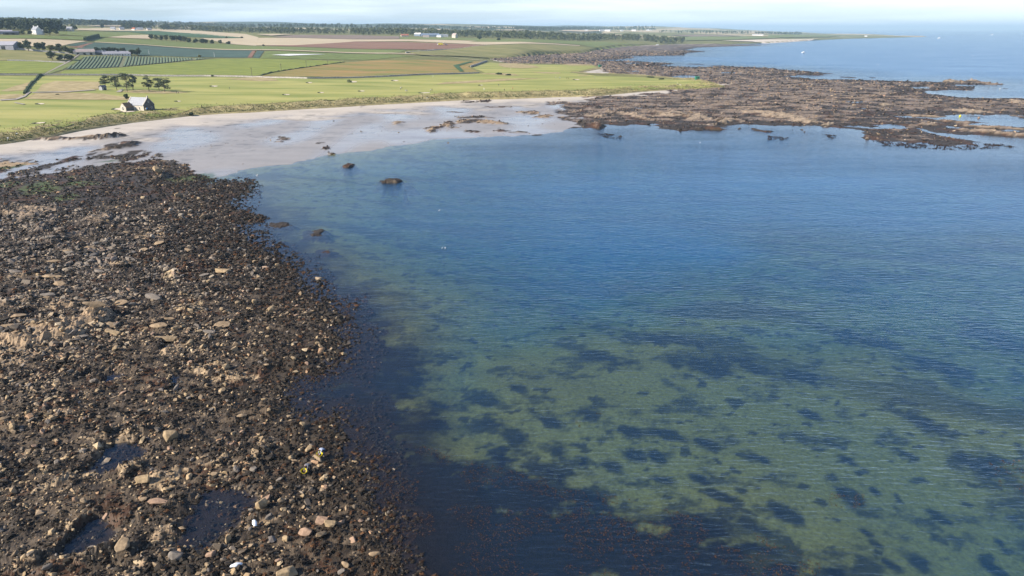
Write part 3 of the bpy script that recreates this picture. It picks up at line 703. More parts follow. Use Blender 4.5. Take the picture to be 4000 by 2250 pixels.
# beyond the shore belt the far land lies as it is
keepL = sdl[FL].max(1) > -4
DL = np.hypot(XL, YL)
cl_g = np.array([0.17, 0.17, 0.065]); cl_d = np.array([0.32, 0.27, 0.135]); cl_f = np.array([0.055, 0.070, 0.030])
nz = fbm(XL / 60, YL / 25, 133, 4)
CLc = cl_g * (1 + 0.25 * nz)[:, None]
dn = sstep(24, 10, sdl + 6 * fbm(XL / 8, YL / 8, 135, 3)) * sstep(1000, 800, DL)
CLc = CLc * (1 - dn[:, None]) + (cl_d * (1 + 0.3 * fbm(XL / 6, YL / 6, 137, 3))[:, None]) * dn[:, None]
fw = sstep(2600, 4200, DL) * (XL / YL < 0.12) * sstep(-0.25, 0.05, fbm(XL / 700, YL / 900, 139, 3) + 0.32)
CLc = CLc * (1 - fw[:, None]) + cl_f * fw[:, None]
st_ = sstep(2200, 3500, DL) * (1 - fw) * sstep(0.0, 0.12, perlin(XL / 500, YL / 700, 141))
CLc = CLc * (1 - st_[:, None]) + np.array([0.42, 0.34, 0.21]) * st_[:, None]
M_land = attr_mat("rough_grass", fine=0.25, amt=0.3, bump=0.6, bdist=0.8, rough=0.95, spec=0.1)
uL, invL = np.unique(FL[keepL], return_inverse=True)
me = mesh_np("terrain", np.stack([XL, YL, ZL], 1)[uL], invL.reshape(-1, 4), [M_land], {"col": ('FLOAT_COLOR', 'POINT', np.concatenate([np.clip(CLc, 0.01, 0.8)[uL], np.ones((len(uL), 1))], 1))}, smooth=True)
link("terrain", me, kind='structure')
def gz(x, y):
    X1, Y1 = np.atleast_1d(np.asarray(x, float)), np.atleast_1d(np.asarray(y, float))
    return ground_z(X1, Y1, sdist(land, X1, Y1))
def gz1(x, y): return float(gz(x, y)[0])

M_turf = mat("golf_turf", (0.375, 0.35, 0.12), 0.9, 0.03, col2=(0.20, 0.232, 0.060), stretch=(0.5, 1.8, 1), spec=0.15, detail=8)
M_dryg = mat("dry_rough_grass", (0.42, 0.34, 0.19), 0.95, 0.2, col2=(0.26, 0.21, 0.10), spec=0.1, detail=7, bump=0.5, bdist=0.6)
M_lime = mat("lime_crop", (0.235, 0.26, 0.055), 0.9, 0.12, col2=(0.165, 0.20, 0.042), stretch=(0.5, 1, 1), spec=0.15, detail=8, bump=0.4, bdist=0.5, tram=(38, 18, 0.72))
M_gold = mat("ripening_crop", (0.33, 0.215, 0.085), 0.9, 0.022, col2=(0.175, 0.185, 0.055), stretch=(0.7, 1.6, 1), spec=0.1, detail=8, bump=0.4, bdist=0.5, tram=(-60, 20, 0.80))
M_teal = mat("brassica_crop", (0.070, 0.115, 0.085), 0.8, 0.08, col2=(0.050, 0.085, 0.062), stretch=(1, 0.5, 1), spec=0.3, detail=8, tram=(20, 9, 0.82))
M_dkgr = mat("dark_green_crop", (0.045, 0.10, 0.035), 0.9, 0.1, var=0.2)
M_lgre = mat("pale_green_ley", (0.19, 0.215, 0.075), 0.9, 0.02, col2=(0.14, 0.175, 0.06), stretch=(0.6, 1.4, 1), spec=0.1, detail=7, tram=(-72, 24, 0.85))
M_past = mat("worn_pasture", (0.27, 0.24, 0.105), 0.95, 0.05, col2=(0.17, 0.175, 0.065), stretch=(0.5, 1.5, 1), spec=0.1, detail=7)
M_stub = mat("stubble", (0.53, 0.44, 0.30), 0.95, 0.03, col2=(0.43, 0.35, 0.235), stretch=(0.4, 1.6, 1), spec=0.1, detail=6, tram=(-70, 24, 0.86))
M_soil = mat("ploughed_soil", (0.25, 0.145, 0.10), 0.95, 0.03, col2=(0.195, 0.115, 0.08), stretch=(0.4, 2, 1), spec=0.1, detail=6, tram=(-75, 16, 1.15))
M_mauve = mat("harrowed_soil", (0.215, 0.165, 0.13), 0.95, 0.03, var=0.12, spec=0.1)
M_grn2 = mat("green_crop", (0.15, 0.185, 0.055), 0.9, 0.08, var=0.2, spec=0.15, tram=(25, 7, 0.72))
M_track = mat("gravel_track", (0.33, 0.29, 0.25), 0.95, 0.5, var=0.15)
M_white = mat("crop_fleece", (0.72, 0.72, 0.70), 0.8, 0.5, var=0.1)
M_bsand = mat("bunker_sand", (0.62, 0.53, 0.42), 0.95, 0.5, var=0.08)
M_earth = mat("dark_turf_face", (0.07, 0.08, 0.03), 0.95, 1.0, var=0.2)

def drape(name, px_pts, material, lift=0.12, step=None, z_of=None, world_pts=None):
    """a sheet of ground cover cut to the outline and laid over the land"""
    W = world_pts or [hit(x, y)[:2] for x, y in px_pts]
    bm = bmesh.new()
    bm.faces.new([bm.verts.new((x, y, 0)) for x, y in W])
    xs, ys = [p[0] for p in W], [p[1] for p in W]
    D0 = min(math.hypot(*p) for p in W)
    st = step or max(6.0, D0 * 0.016)
    for ax, lo, hi in ((0, min(xs), max(xs)), (1, min(ys), max(ys))):
        kk = math.floor(lo / st) + 1
        if (hi - lo) / st > 120: s2 = (hi - lo) / 120
        else: s2 = st
        q = lo + s2 * 0.5
        while q < hi:
            co = (q, 0, 0) if ax == 0 else (0, q, 0); no = (1, 0, 0) if ax == 0 else (0, 1, 0)
            bmesh.ops.bisect_plane(bm, geom=bm.verts[:] + bm.edges[:] + bm.faces[:], plane_co=co, plane_no=no)
            q += s2
    bmesh.ops.triangulate(bm, faces=bm.faces[:])
    vx = np.array([v.co.x for v in bm.verts]); vy = np.array([v.co.y for v in bm.verts])
    vz = gz(vx, vy) + lift * (1 + np.hypot(vx, vy) / 1500)
    for v, z in zip(bm.verts, vz): v.co.z = z
    me = bpy.data.meshes.new(name); bm.to_mesh(me); bm.free()
    me.materials.append(material)
    for p in me.polygons: p.use_smooth = True
    if sum(p.normal.z for p in me.polygons) < 0: me.flip_normals()
    return link(name, me, kind='structure')

GOLF = [(-60, 300), (0, 298), (300, 299), (700, 300), (1000, 306), (1250, 309), (1500, 303), (1700, 294), (1870, 288), (1895, 284), (1845, 266), (1915, 244), (2000, 253), (2166, 253), (2315, 255), (2330, 262), (2225, 284), (2330, 297), (2414, 299), (2518, 303), (2621, 311), (2730, 320), (2770, 330), (2780, 336),
        (2700, 341), (2517, 348), (2310, 352), (2100, 357), (1900, 359), (1700, 370), (1560, 381), (1400, 388), (1250, 398), (1000, 408), (870, 415), (745, 432), (621, 450), (500, 455), (420, 445), (330, 478), (220, 500), (100, 515), (0, 522), (-60, 526)]
drape("golf_links", GOLF, M_turf, 0.10)
for nm, poly, mt_, lf in [
    ("dry_rough", [(140, 358), (165, 331), (215, 318), (300, 319), (385, 321), (400, 345), (370, 352), (250, 359)], M_dryg, 0.2),
    ("dry_rough", [(95, 388), (140, 366), (260, 363), (400, 367), (470, 378), (590, 388), (500, 392), (300, 390)], M_dryg, 0.2),
    ("dry_rough", [(0, 357), (60, 337), (120, 321), (132, 326), (105, 353), (40, 358)], M_dryg, 0.2),
    ("dry_rough", [(0, 372), (60, 369), (95, 372), (80, 384), (0, 390)], M_dryg, 0.2),
    ("dry_rough", [(465, 358), (560, 352), (640, 357), (740, 362), (640, 367), (520, 364)], M_dryg, 0.2),
    ("dry_rough", [(1000, 302), (1060, 306), (1090, 316), (1010, 318), (880, 309)], M_dryg, 0.2),
    ("dry_rough", [(1870, 288), (1960, 286), (2010, 290), (2030, 296), (1980, 296)], M_dryg, 0.2),
    ("dry_rough", [(1950, 248), (2010, 248), (2080, 256), (2110, 264), (2040, 268), (1970, 264), (1948, 256)], M_dryg, 0.2),
    ("dry_rough", [(2070, 282), (2190, 284), (2185, 289), (2120, 287)], M_dryg, 0.2),
    ("dry_rough", [(2180, 250), (2310, 252), (2325, 256), (2230, 257)], M_dryg, 0.2),
    ("dry_rough", [(1740, 322), (1950, 309), (2120, 306), (1900, 322), (1700, 331)], M_dryg, 0.2),
    ("dry_rough", [(2255, 293), (2300, 294), (2290, 297), (2260, 296)], M_dryg, 0.2),
    ("crop_field", [(-60, 243), (30, 239), (140, 241), (252, 247), (245, 252), (172, 288), (-60, 287)], M_lime, 0.2),
    ("pasture", [(-60, 196), (0, 196), (180, 205), (296, 214), (292, 236), (255, 241), (30, 237), (-60, 240)], M_past, 0.2),
    ("grass_verge", [(195, 289), (245, 274), (330, 222), (312, 222), (262, 249), (185, 287)], M_lgre, 0.24),
    ("dry_verge", [(-60, 292), (0, 290.5), (500, 291.5), (800, 295), (1000, 299), (1200, 304), (1350, 302), (1500, 297), (1700, 288), (1870, 283.5), (1870, 285.5), (1700, 290), (1500, 299.5), (1350, 304.5), (1200, 306.5), (1000, 301.5), (800, 297.5), (500, 293.5), (0, 292.5), (-60, 293.5)], M_dryg, 0.4),
    ("farm_track", [(172, 291), (182, 288), (262, 248), (312, 214), (306, 214), (252, 248)], M_track, 0.3),
    ("crop_field", [(250, 273), (335, 222), (420, 220), (700, 226), (840, 228), (700, 241), (600, 251), (470, 263), (350, 271)], mat("row_soil", (0.15, 0.155, 0.085), 0.95, 0.3, var=0.15), 0.15),
    ("crop_field", [(235, 290), (250, 276), (470, 265), (600, 253), (840, 231), (1000, 229), (1320, 240), (1345, 243), (1060, 284), (1000, 297), (800, 293), (500, 291)], M_lime, 0.2),
    ("crop_field", [(1020, 297), (1070, 285), (1345, 245), (1450, 238), (1780, 239), (1890, 241), (1828, 262), (1872, 284), (1830, 284), (1500, 296), (1300, 302), (1150, 301)], M_gold, 0.2),
    ("crop_strip", [(1770, 258), (1835, 242), (1850, 243), (1792, 259), (1812, 281), (1796, 282)], M_dkgr, 0.45),
    ("crop_field", [(300, 190), (345, 168), (370, 167), (560, 178), (990, 198), (965, 226), (700, 222), (545, 216), (480, 208), (370, 202)], M_teal, 0.2),
    ("crop_field", [(988, 226), (1005, 199), (1032, 200), (1012, 228)], M_teal, 0.2),
    ("bare_strip", [(967, 226), (986, 199), (1000, 199), (984, 226)], M_soil, 0.25),
    ("crop_field", [(255, 178), (330, 166), (352, 168), (300, 181)], M_teal, 0.2),
    ("bare_strip", [(262, 184), (300, 182), (352, 169), (368, 168), (320, 186), (330, 190)], M_soil, 0.25),
    ("crop_field", [(1018, 228), (1042, 200), (1300, 208), (1500, 212), (1620, 221), (1440, 235), (1200, 232)], M_grn2, 0.2),
    ("crop_fleece", [(1060, 217), (1130, 213), (1275, 214), (1130, 220)], M_white, 0.5),
    ("crop_field", [(362, 163), (386, 147), (590, 156), (900, 174), (1000, 181), (1590, 196), (1560, 206), (1500, 208), (1000, 195), (560, 176)], M_lgre, 0.2),
    ("field_lane", [(370, 165), (560, 176), (1000, 195), (1500, 208), (1620, 212), (1880, 238), (1900, 238), (1620, 214), (1500, 211.5), (1000, 198), (560, 178), (370, 167)], M_stub, 0.5),
    ("stubble_field", [(-60, 156), (0, 153), (300, 160), (345, 161), (235, 181), (140, 181), (40, 186), (-60, 180)], M_stub, 0.2),
    ("crop_field", [(-60, 142), (0, 141), (200, 142), (362, 146), (342, 159), (0, 152), (-60, 154)], M_grn2, 0.3),
    ("grass_field", [(230, 125), (500, 126), (585, 137), (420, 147), (230, 137)], M_lgre, 0.3),
    ("stubble_field", [(420, 147), (500, 138), (580, 136), (590, 153)], M_stub, 0.3),
    ("crop_field", [(300, 119), (600, 122), (790, 133), (960, 148), (900, 150), (700, 143), (590, 136), (500, 125)], M_dkgr, 0.3),
    ("stubble_field", [(290, 112), (440, 109), (600, 113), (720, 116), (640, 121), (300, 118)], M_stub, 0.3),
    ("stubble_field", [(620, 122), (720, 117), (960, 134), (1010, 147), (1000, 180), (900, 173), (780, 150), (950, 150)], M_stub, 0.3),
    ("stubble_field", [(1000, 179), (1010, 149), (1150, 149), (1380, 155), (1780, 158), (2100, 168), (2265, 175), (2265, 177), (1900, 176), (1600, 162), (1390, 163), (1150, 178)], M_stub, 0.3),
    ("ploughed_field", [(1010, 181), (1150, 178), (1390, 163.5), (1560, 165), (1900, 177), (1800, 188), (1700, 195), (1590, 195)], M_soil, 0.35),
    ("harrowed_field", [(1060, 146), (1150, 137), (1400, 138), (1560, 143), (1560, 153), (1380, 154), (1150, 148)], M_mauve, 0.3),
    ("grass_field", [(1560, 154), (1580, 146), (1780, 148), (2000, 155), (2000, 163), (1780, 157)], M_lgre, 0.3),
    ("hillside_pasture", [(1590, 206), (1720, 198), (1860, 181), (2000, 178), (2250, 179), (2330, 187), (2250, 203), (2100, 212), (1930, 226), (1800, 222), (1640, 218)], M_past, 0.7),
    ("dry_rough", [(1590, 213), (1650, 203), (1710, 198), (1755, 212), (1740, 221), (1640, 216)], M_dryg, 0.4),
    ("grass_field", [(1830, 164), (1900, 158), (2200, 160), (2450, 166), (2640, 172), (2500, 176), (2400, 180), (2340, 181), (2270, 174), (2100, 167)], M_lgre, 0.4),
]:
    drape(nm, poly, mt_, lf, 9.0 if nm == "hillside_pasture" else None)
# far strips of stubble and ley among the woods
for poly, mt_ in [([(330, 104), (400, 100), (490, 101), (480, 106)], M_stub), ([(630, 109), (720, 107), (800, 112), (700, 114)], M_stub), ([(1110, 113), (1240, 112), (1260, 115), (1130, 117)], M_stub), ([(1640, 114), (1760, 115), (1720, 119), (1640, 118)], M_stub),
                  ([(2200, 119), (2400, 119), (2340, 123), (2180, 123)], M_stub), ([(1930, 117), (2060, 118), (2000, 121)], M_stub), ([(2620, 138), (2750, 137), (2900, 142), (2700, 145)], M_mauve), ([(2640, 146), (2900, 145), (3050, 150), (2850, 158), (2680, 160)], M_lgre), ([(3000, 140), (3150, 139), (3300, 141), (3200, 146), (3000, 150)], M_lgre), ([(1000, 137), (1070, 135), (1150, 136), (1060, 142)], M_stub), ([(2820, 161), (3050, 156), (3200, 152), (3160, 155), (3000, 163)], M_bsand)]:
    drape("far_field", poly, mt_, 0.8)

# crop rows standing on the row field
FIELD_ROWS = [hit(x, y)[:2] for x, y in [(250, 273), (335, 222), (420, 220), (700, 226), (840, 228), (700, 241), (600, 251), (470, 263), (350, 271)]]
a0, a1 = Vector(hit(470, 262)[:2]), Vector(hit(487, 222)[:2])
rd = (a1 - a0).normalized(); rn = Vector((rd.y, -rd.x))
mb = MB()
for k in range(-50, 112):
    base = a0 + rn * (k * 2.9)
    ss = [s for s in np.arange(-260, 420, 4.0)]
    ok = inside(FIELD_ROWS, np.array([base.x + rd.x * s for s in ss]), np.array([base.y + rd.y * s for s in ss]))
    if (k % 23) in (0,): continue
    run = [s for s, q in zip(ss, ok) if q]
    if len(run) < 2: continue
    prev = None
    for s in run:
        x, y = base.x + rd.x * s, base.y + rd.y * s
        z = float(land_z(x, y)) + 0.2
        ring = [mb.bm.verts.new((x + rn.x * u * 1.0, y + rn.y * u * 1.0, z + v)) for u, v in ((-1.05, 0), (-0.7, 0.55), (0.7, 0.55), (1.05, 0))]
        if prev:
            for q in range(3): mb.bm.faces.new((prev[q], prev[q + 1], ring[q + 1], ring[q]))
        prev = ring
mb.build("crop_rows", mat("leek_rows", (0.125, 0.165, 0.095), 0.85, 0.6, var=0.2), kind='stuff', label="blue-green crop rows running up the field below the farm", category="crop")

# paths on the links
for poly in [[(0, 392), (60, 388), (95, 376), (112, 362), (126, 360), (100, 380), (66, 392), (0, 396)], [(126, 362), (250, 360), (370, 352), (372, 354), (250, 363), (126, 365)], [(452, 362), (470, 352), (482, 350), (474, 362)], [(60, 402), (100, 409), (90, 411), (55, 404)]]:
    drape("golf_path", poly, M_track, 0.35)
# bunkers: sand hollow with a dark turf face
BUNK = [(160, 407, 14, 2.2), (158, 485, 20, 3.5), (838, 338, 14, 2.0), (698, 397, 9, 1.6), (465, 428, 22, 4.0), (1210, 324, 10, 1.6), (1378, 321, 16, 2.2), (1545, 316, 11, 1.7), (1256, 363, 10, 1.5), (1414, 357, 11, 1.5), (1120, 371, 13, 1.6), (1660, 364, 21, 1.6), (2253, 312, 11, 1.3), (2654, 335, 9, 1.8), (500, 442, 30, 1.5), (1880, 334, 8, 1.0)]
for i, (px, py, hw, hh) in enumerate(BUNK):
    c = hit(px, py); r = hit(px + hw, py); u = hit(px, py - hh)
    ax = math.hypot(r[0] - c[0], r[1] - c[1]); ay = min(max(math.hypot(u[0] - c[0], u[1] - c[1]), ax * 0.5), ax * 2.5)
    th = math.atan2(c[0], c[1])
    W = []
    for k in range(14):
        a = 2 * math.pi * k / 14
        lx, ly = ax * math.cos(a) * random.uniform(0.85, 1.1), ay * math.sin(a) * random.uniform(0.85, 1.1)
        W.append((c[0] + lx * math.cos(th) + ly * math.sin(th), c[1] - lx * math.sin(th) + ly * math.cos(th)))
    b = drape("bunker", None, M_bsand, 0.22, 3.0, world_pts=W)
    mb = MB()                                     # the turf face stands on the sunny side and throws its shade over the sand
    rim = [W[k % 14] for k in range(5, 11)]
    lipz = 0.45 if i not in (6,) else 1.8
    for (x0, y0), (x1, y1) in zip(rim[:-1], rim[1:]):
        z0 = gz1(x0, y0)
        mb.solid([(x0, y0, z0 - 0.2), (x1, y1, z0 - 0.2), (x1, y1, z0 + lipz), (x0, y0, z0 + lipz)], (c[0] * 0 - 1.2, -0.3, 0))
    mb.build("turf_face", M_earth, b)

# ------------------------------------------------------------------ stones
def hull_proto(seed, npt, sq=(1, 0.8, 0.6), bev=0.0):
    r = random.Random(seed)
    bm = bmesh.new()
    for _ in range(npt):
        v = Vector((r.gauss(0, 1), r.gauss(0, 1), r.gauss(0, 1))).normalized()
        p = 3.2
        nrm = (abs(v.x) ** p + abs(v.y) ** p + abs(v.z) ** p) ** (1 / p)
        v = v / nrm * r.uniform(0.82, 1.0)
        bm.verts.new((v.x * sq[0], v.y * sq[1], v.z * sq[2]))
    bmesh.ops.convex_hull(bm, input=bm.verts[:])
    for v in [v for v in bm.verts if not v.link_faces]: bm.verts.remove(v)
    if bev:
        bmesh.ops.bevel(bm, geom=bm.edges[:], offset=bev, segments=1, affect='EDGES', profile=0.6)
    bmesh.ops.triangulate(bm, faces=bm.faces[:])
    bmesh.ops.recalc_face_normals(bm, faces=bm.faces[:])
    me = bpy.data.meshes.new("boulder"); bm.to_mesh(me); bm.free()
    return me
def arrays(me):
    v = np.empty(len(me.vertices) * 3); me.vertices.foreach_get("co", v)
    f = np.array([list(p.vertices) for p in me.polygons])
    return v.reshape(-1, 3), f
SQ = [(1, 0.8, 0.55), (1, 0.65, 0.45), (1, 0.9, 0.7), (1, 0.55, 0.4), (1, 0.85, 0.35), (0.9, 0.8, 0.75)]
PR_LO = [arrays(hull_proto(100 + i, 11, SQ[i % 6])) for i in range(18)]
STONE_COLS = np.array([[0.38, 0.275, 0.155], [0.32, 0.23, 0.135], [0.26, 0.19, 0.12], [0.20, 0.16, 0.12], [0.165, 0.14, 0.118], [0.36, 0.225, 0.13], [0.42, 0.32, 0.195], [0.10, 0.078, 0.056], [0.032, 0.025, 0.018]])
def scatter(name, px, py, pz, size, colors, material, protos=PR_LO, flat=1.0, **props):
    n_ = len(px); Vs, Fs, Cs = [], [], []
    off = 0
    which = RNG.integers(0, len(protos), n_)
    for k, (pv, pf) in enumerate(protos):
        s = np.where(which == k)[0]
        if not len(s): continue
        a = RNG.uniform(0, 2 * math.pi, len(s)); tl = RNG.normal(0, 0.28, len(s)); tl2 = RNG.normal(0, 0.28, len(s))
        x = pv[None, :, 0] * size[s, None]; y = pv[None, :, 1] * size[s, None]; z = pv[None, :, 2] * size[s, None] * flat
        z2 = z * np.cos(tl)[:, None] + x * np.sin(tl)[:, None]; x2 = x * np.cos(tl)[:, None] - z * np.sin(tl)[:, None]
        z3 = z2 * np.cos(tl2)[:, None] + y * np.sin(tl2)[:, None]; y2 = y * np.cos(tl2)[:, None] - z2 * np.sin(tl2)[:, None]
        X3 = x2 * np.cos(a)[:, None] - y2 * np.sin(a)[:, None] + px[s, None]
        Y3 = x2 * np.sin(a)[:, None] + y2 * np.cos(a)[:, None] + py[s, None]
        Vs.append(np.stack([X3, Y3, z3 + pz[s, None]], -1).reshape(-1, 3))
        Fs.append((pf[None] + (np.arange(len(s)) * len(pv))[:, None, None] + off).reshape(-1, 3))
        Cs.append(np.repeat(colors[s], len(pv), 0))
        off += len(s) * len(pv)
    Cc = np.concatenate(Cs)
    me = mesh_np(name, np.concatenate(Vs), np.concatenate(Fs), [material], {"col": ('FLOAT_COLOR', 'POINT', np.concatenate([Cc, np.ones((len(Cc), 1))], 1))})
    return link(name, me, **props)
M_stone = attr_mat("shore_stone", fine=5.0, amt=0.28, bump=0.5, bdist=0.05, rough=0.85, spec=0.25)
M_weed = attr_mat("wrack_weed", fine=6.0, amt=0.5, bump=0.6, bdist=0.05, rough=0.6, spec=0.22)

def sample_area(nn, az0, az1, d0, d1, bias=1.0):
    a = np.radians(RNG.uniform(az0, az1, nn)); u = RNG.uniform(0, 1, nn)
    d = (d0 ** (2 * bias) + u * (d1 ** (2 * bias) - d0 ** (2 * bias))) ** (1 / (2 * bias))
    return np.sin(a) * d, np.cos(a) * d
# near foreshore: loose stones (the big ones follow one by one below)
x, y = sample_area(130000, -50, -3, 44, 260, 0.55)
i_, j_ = cell(x, y)
okn = (RG[i_, j_] > 0.5) & (SG[i_, j_] > -8) & ((SG[i_, j_] > -1) | (RNG.uniform(0, 1, len(x)) < 0.4))
dens = np.clip(0.50 + 0.85 * fbm(x / 8, y / 8, 151, 3) + 0.55 * np.clip((SG[i_, j_] - 4) / 28, 0, 1), 0.05, 1) * np.where(HG[i_, j_] > 1.3, 0.12, 1.0) * np.where(HG[i_, j_] < -0.05, 0.25, 1)
okn &= RNG.uniform(0, 1, len(x)) < dens
x, y = x[okn], y[okn]
i_, j_ = cell(x, y); zz = HG[i_, j_]; dd = np.hypot(x, y)
size = np.clip(np.exp(RNG.normal(math.log(0.178), 0.43, len(x)) + 0.75 * fbm(x / 15, y / 15, 159, 2)), 0.09, 0.8) * np.clip(dd / 95, 0.85, 1.35)
wn_ = np.clip(0.8 * np.exp(-np.clip(SG[i_, j_], 0, None) / 16.0) + 0.55 * (WG[i_, j_] > 0.6) + 0.5 * fbm(x / 6, y / 6, 155, 3), 0, 1)
ci = RNG.choice(9, len(x), p=[0.13, 0.15, 0.15, 0.11, 0.06, 0.07, 0.05, 0.15, 0.13])
ci = np.where(RNG.uniform(0, 1, len(x)) < wn_ * 0.75, 8, ci)
greyer = (np.clip(dd - 95, 0, 60) / 60)[:, None] * 0.55
cols = STONE_COLS[ci] * RNG.uniform(0.75, 1.2, (len(x), 1))
cols = cols * (1 - greyer) + cols.mean(1, keepdims=True) * np.array([1.0, 0.93, 0.87]) * 0.8 * greyer
n_near = len(x)
scatter("loose_stones", x, y, zz + size * 0.12, size, cols, M_stone, kind='stuff', label="loose tan and grey stones strewn over the near foreshore", category="stones")
# sparse stones over the weedy flat behind
x, y = sample_area(14000, -42, -10, 150, 300, 0.8)
i_, j_ = cell(x, y)
okn = (SG[i_, j_] > 1) & ((RG[i_, j_] > 0.5) & (np.hypot(x, y) > 215) | (WG[i_, j_] > 0.35)) & (RNG.uniform(0, 1, len(x)) < np.clip(0.5 + 0.9 * fbm(x / 14, y / 20, 153, 3), 0.08, 1))
x, y = x[okn], y[okn]; i_, j_ = cell(x, y)
size = np.clip(np.exp(RNG.normal(math.log(0.26), 0.45, len(x))), 0.12, 0.9)
cols = STONE_COLS[RNG.choice(9, len(x), p=[0.1, 0.1, 0.1, 0.1, 0.1, 0.05, 0.05, 0.2, 0.2])] * RNG.uniform(0.7, 1.2, (len(x), 1))
scatter("scattered_stones", x, y, HG[i_, j_] + 0.05, size, cols, M_stone, kind='stuff', label="small stones scattered over the weedy flat below the beach", category="stones")
# bits of weed and cobbles lying on the sand
x, y = sample_area(9000, -36, 12, 215, 470, 0.6)
i_, j_ = cell(x, y)
okn = (RG[i_, j_] < 0.5) & (WG[i_, j_] < 0.3) & (SG[i_, j_] > 1.5) & (HG[i_, j_] < 2.1) & (RNG.uniform(0, 1, len(x)) < np.clip(0.03 + 0.5 * fbm(x / 30, y / 12, 157, 3), 0.01, 1) ** 1.3)
x, y = x[okn], y[okn]; i_, j_ = cell(x, y)
scatter("beach_debris", x, y, HG[i_, j_] + 0.02, np.clip(np.exp(RNG.normal(math.log(0.22), 0.5, len(x))), 0.1, 0.8), STONE_COLS[RNG.choice([7, 8, 3, 2], len(x))] * 0.9, M_stone, flat=0.6, kind='stuff', label="bits of weed and small stones scattered on the wet sand", category="debris")
# reef stones
x, y = sample_area(66000, -6, 42, 285, 1700, 0.35)
i_, j_ = cell(x, y)
okn = (SG[i_, j_] > 1) & (RG[i_, j_] > 0.5) & (HG[i_, j_] > 0)
x, y = x[okn], y[okn]; i_, j_ = cell(x, y); dd = np.hypot(x, y)
size = np.clip(np.exp(RNG.normal(math.log(0.62), 0.4, len(x))), 0.3, 2.2) * np.clip(dd / 680, 0.6, 1.8)
wn_ = WG[i_, j_]
ci = np.where(RNG.uniform(0, 1, len(x)) < wn_ * 0.72, 8, RNG.choice(8, len(x), p=[0.2, 0.2, 0.16, 0.08, 0.05, 0.13, 0.13, 0.05]))
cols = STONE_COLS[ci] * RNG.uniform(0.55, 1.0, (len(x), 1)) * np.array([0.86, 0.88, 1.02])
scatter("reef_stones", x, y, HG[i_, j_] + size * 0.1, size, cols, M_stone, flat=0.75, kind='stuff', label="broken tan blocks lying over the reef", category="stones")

# seaweed tufts
def tuft_proto(seed, nb=7):
    r = random.Random(seed); V_, F_ = [], []
    for k in range(nb):
        a = 2 * math.pi * k / nb + r.uniform(-0.4, 0.4); L = r.uniform(0.6, 1.1); wdt = r.uniform(0.18, 0.3)
        hz = r.uniform(0.3, 0.55)
        ca, sa = math.cos(a), math.sin(a)
        b = len(V_)
        V_ += [(-sa * wdt * 0.4, ca * wdt * 0.4, hz), (sa * wdt * 0.4, -ca * wdt * 0.4, hz * 0.9),
               (ca * L * 0.55 + sa * wdt, sa * L * 0.55 - ca * wdt, hz * r.uniform(0.6, 1.1)), (ca * L * 0.55 - sa * wdt, sa * L * 0.55 + ca * wdt, hz * r.uniform(0.5, 0.9)), (ca * L, sa * L, r.uniform(-0.1, 0.1))]
        F_ += [(b, b + 1, b + 2), (b, b + 2, b + 3), (b + 3, b + 2, b + 4)]
    return np.array(V_), np.array(F_)
PR_TU = [tuft_proto(i) for i in range(6)]
x, y = sample_area(75000, -46, 2, 44, 300, 0.5)
i_, j_ = cell(x, y)
prob = np.clip(0.05 + 0.40 * (WG[i_, j_] > 0.4) + 0.9 * np.exp(-np.clip(SG[i_, j_], 0, None) / 9.0), 0, 1)
okn = (SG[i_, j_] > -8.0) & ((RG[i_, j_] > 0.5) | (WG[i_, j_] > 0.5)) & (RNG.uniform(0, 1, len(x)) < prob * 0.8)
x, y = x[okn], y[okn]; i_, j_ = cell(x, y)
size = RNG.uniform(0.18, 0.5, len(x)) * np.clip(np.hypot(x, y) / 100, 0.8, 1.6)
cols = np.array([0.030, 0.021, 0.013]) * RNG.uniform(0.5, 1.6, (len(x), 1)) * np.where(RNG.uniform(0, 1, (len(x), 1)) < 0.14, np.array([2.4, 1.6, 1.0]), 1.0)
scatter("wrack_seaweed", x, y, HG[i_, j_] + 0.02, size, cols, M_weed, PR_TU, kind='stuff', label="dark brown wrack draped over the stones along the waterline", category="seaweed")
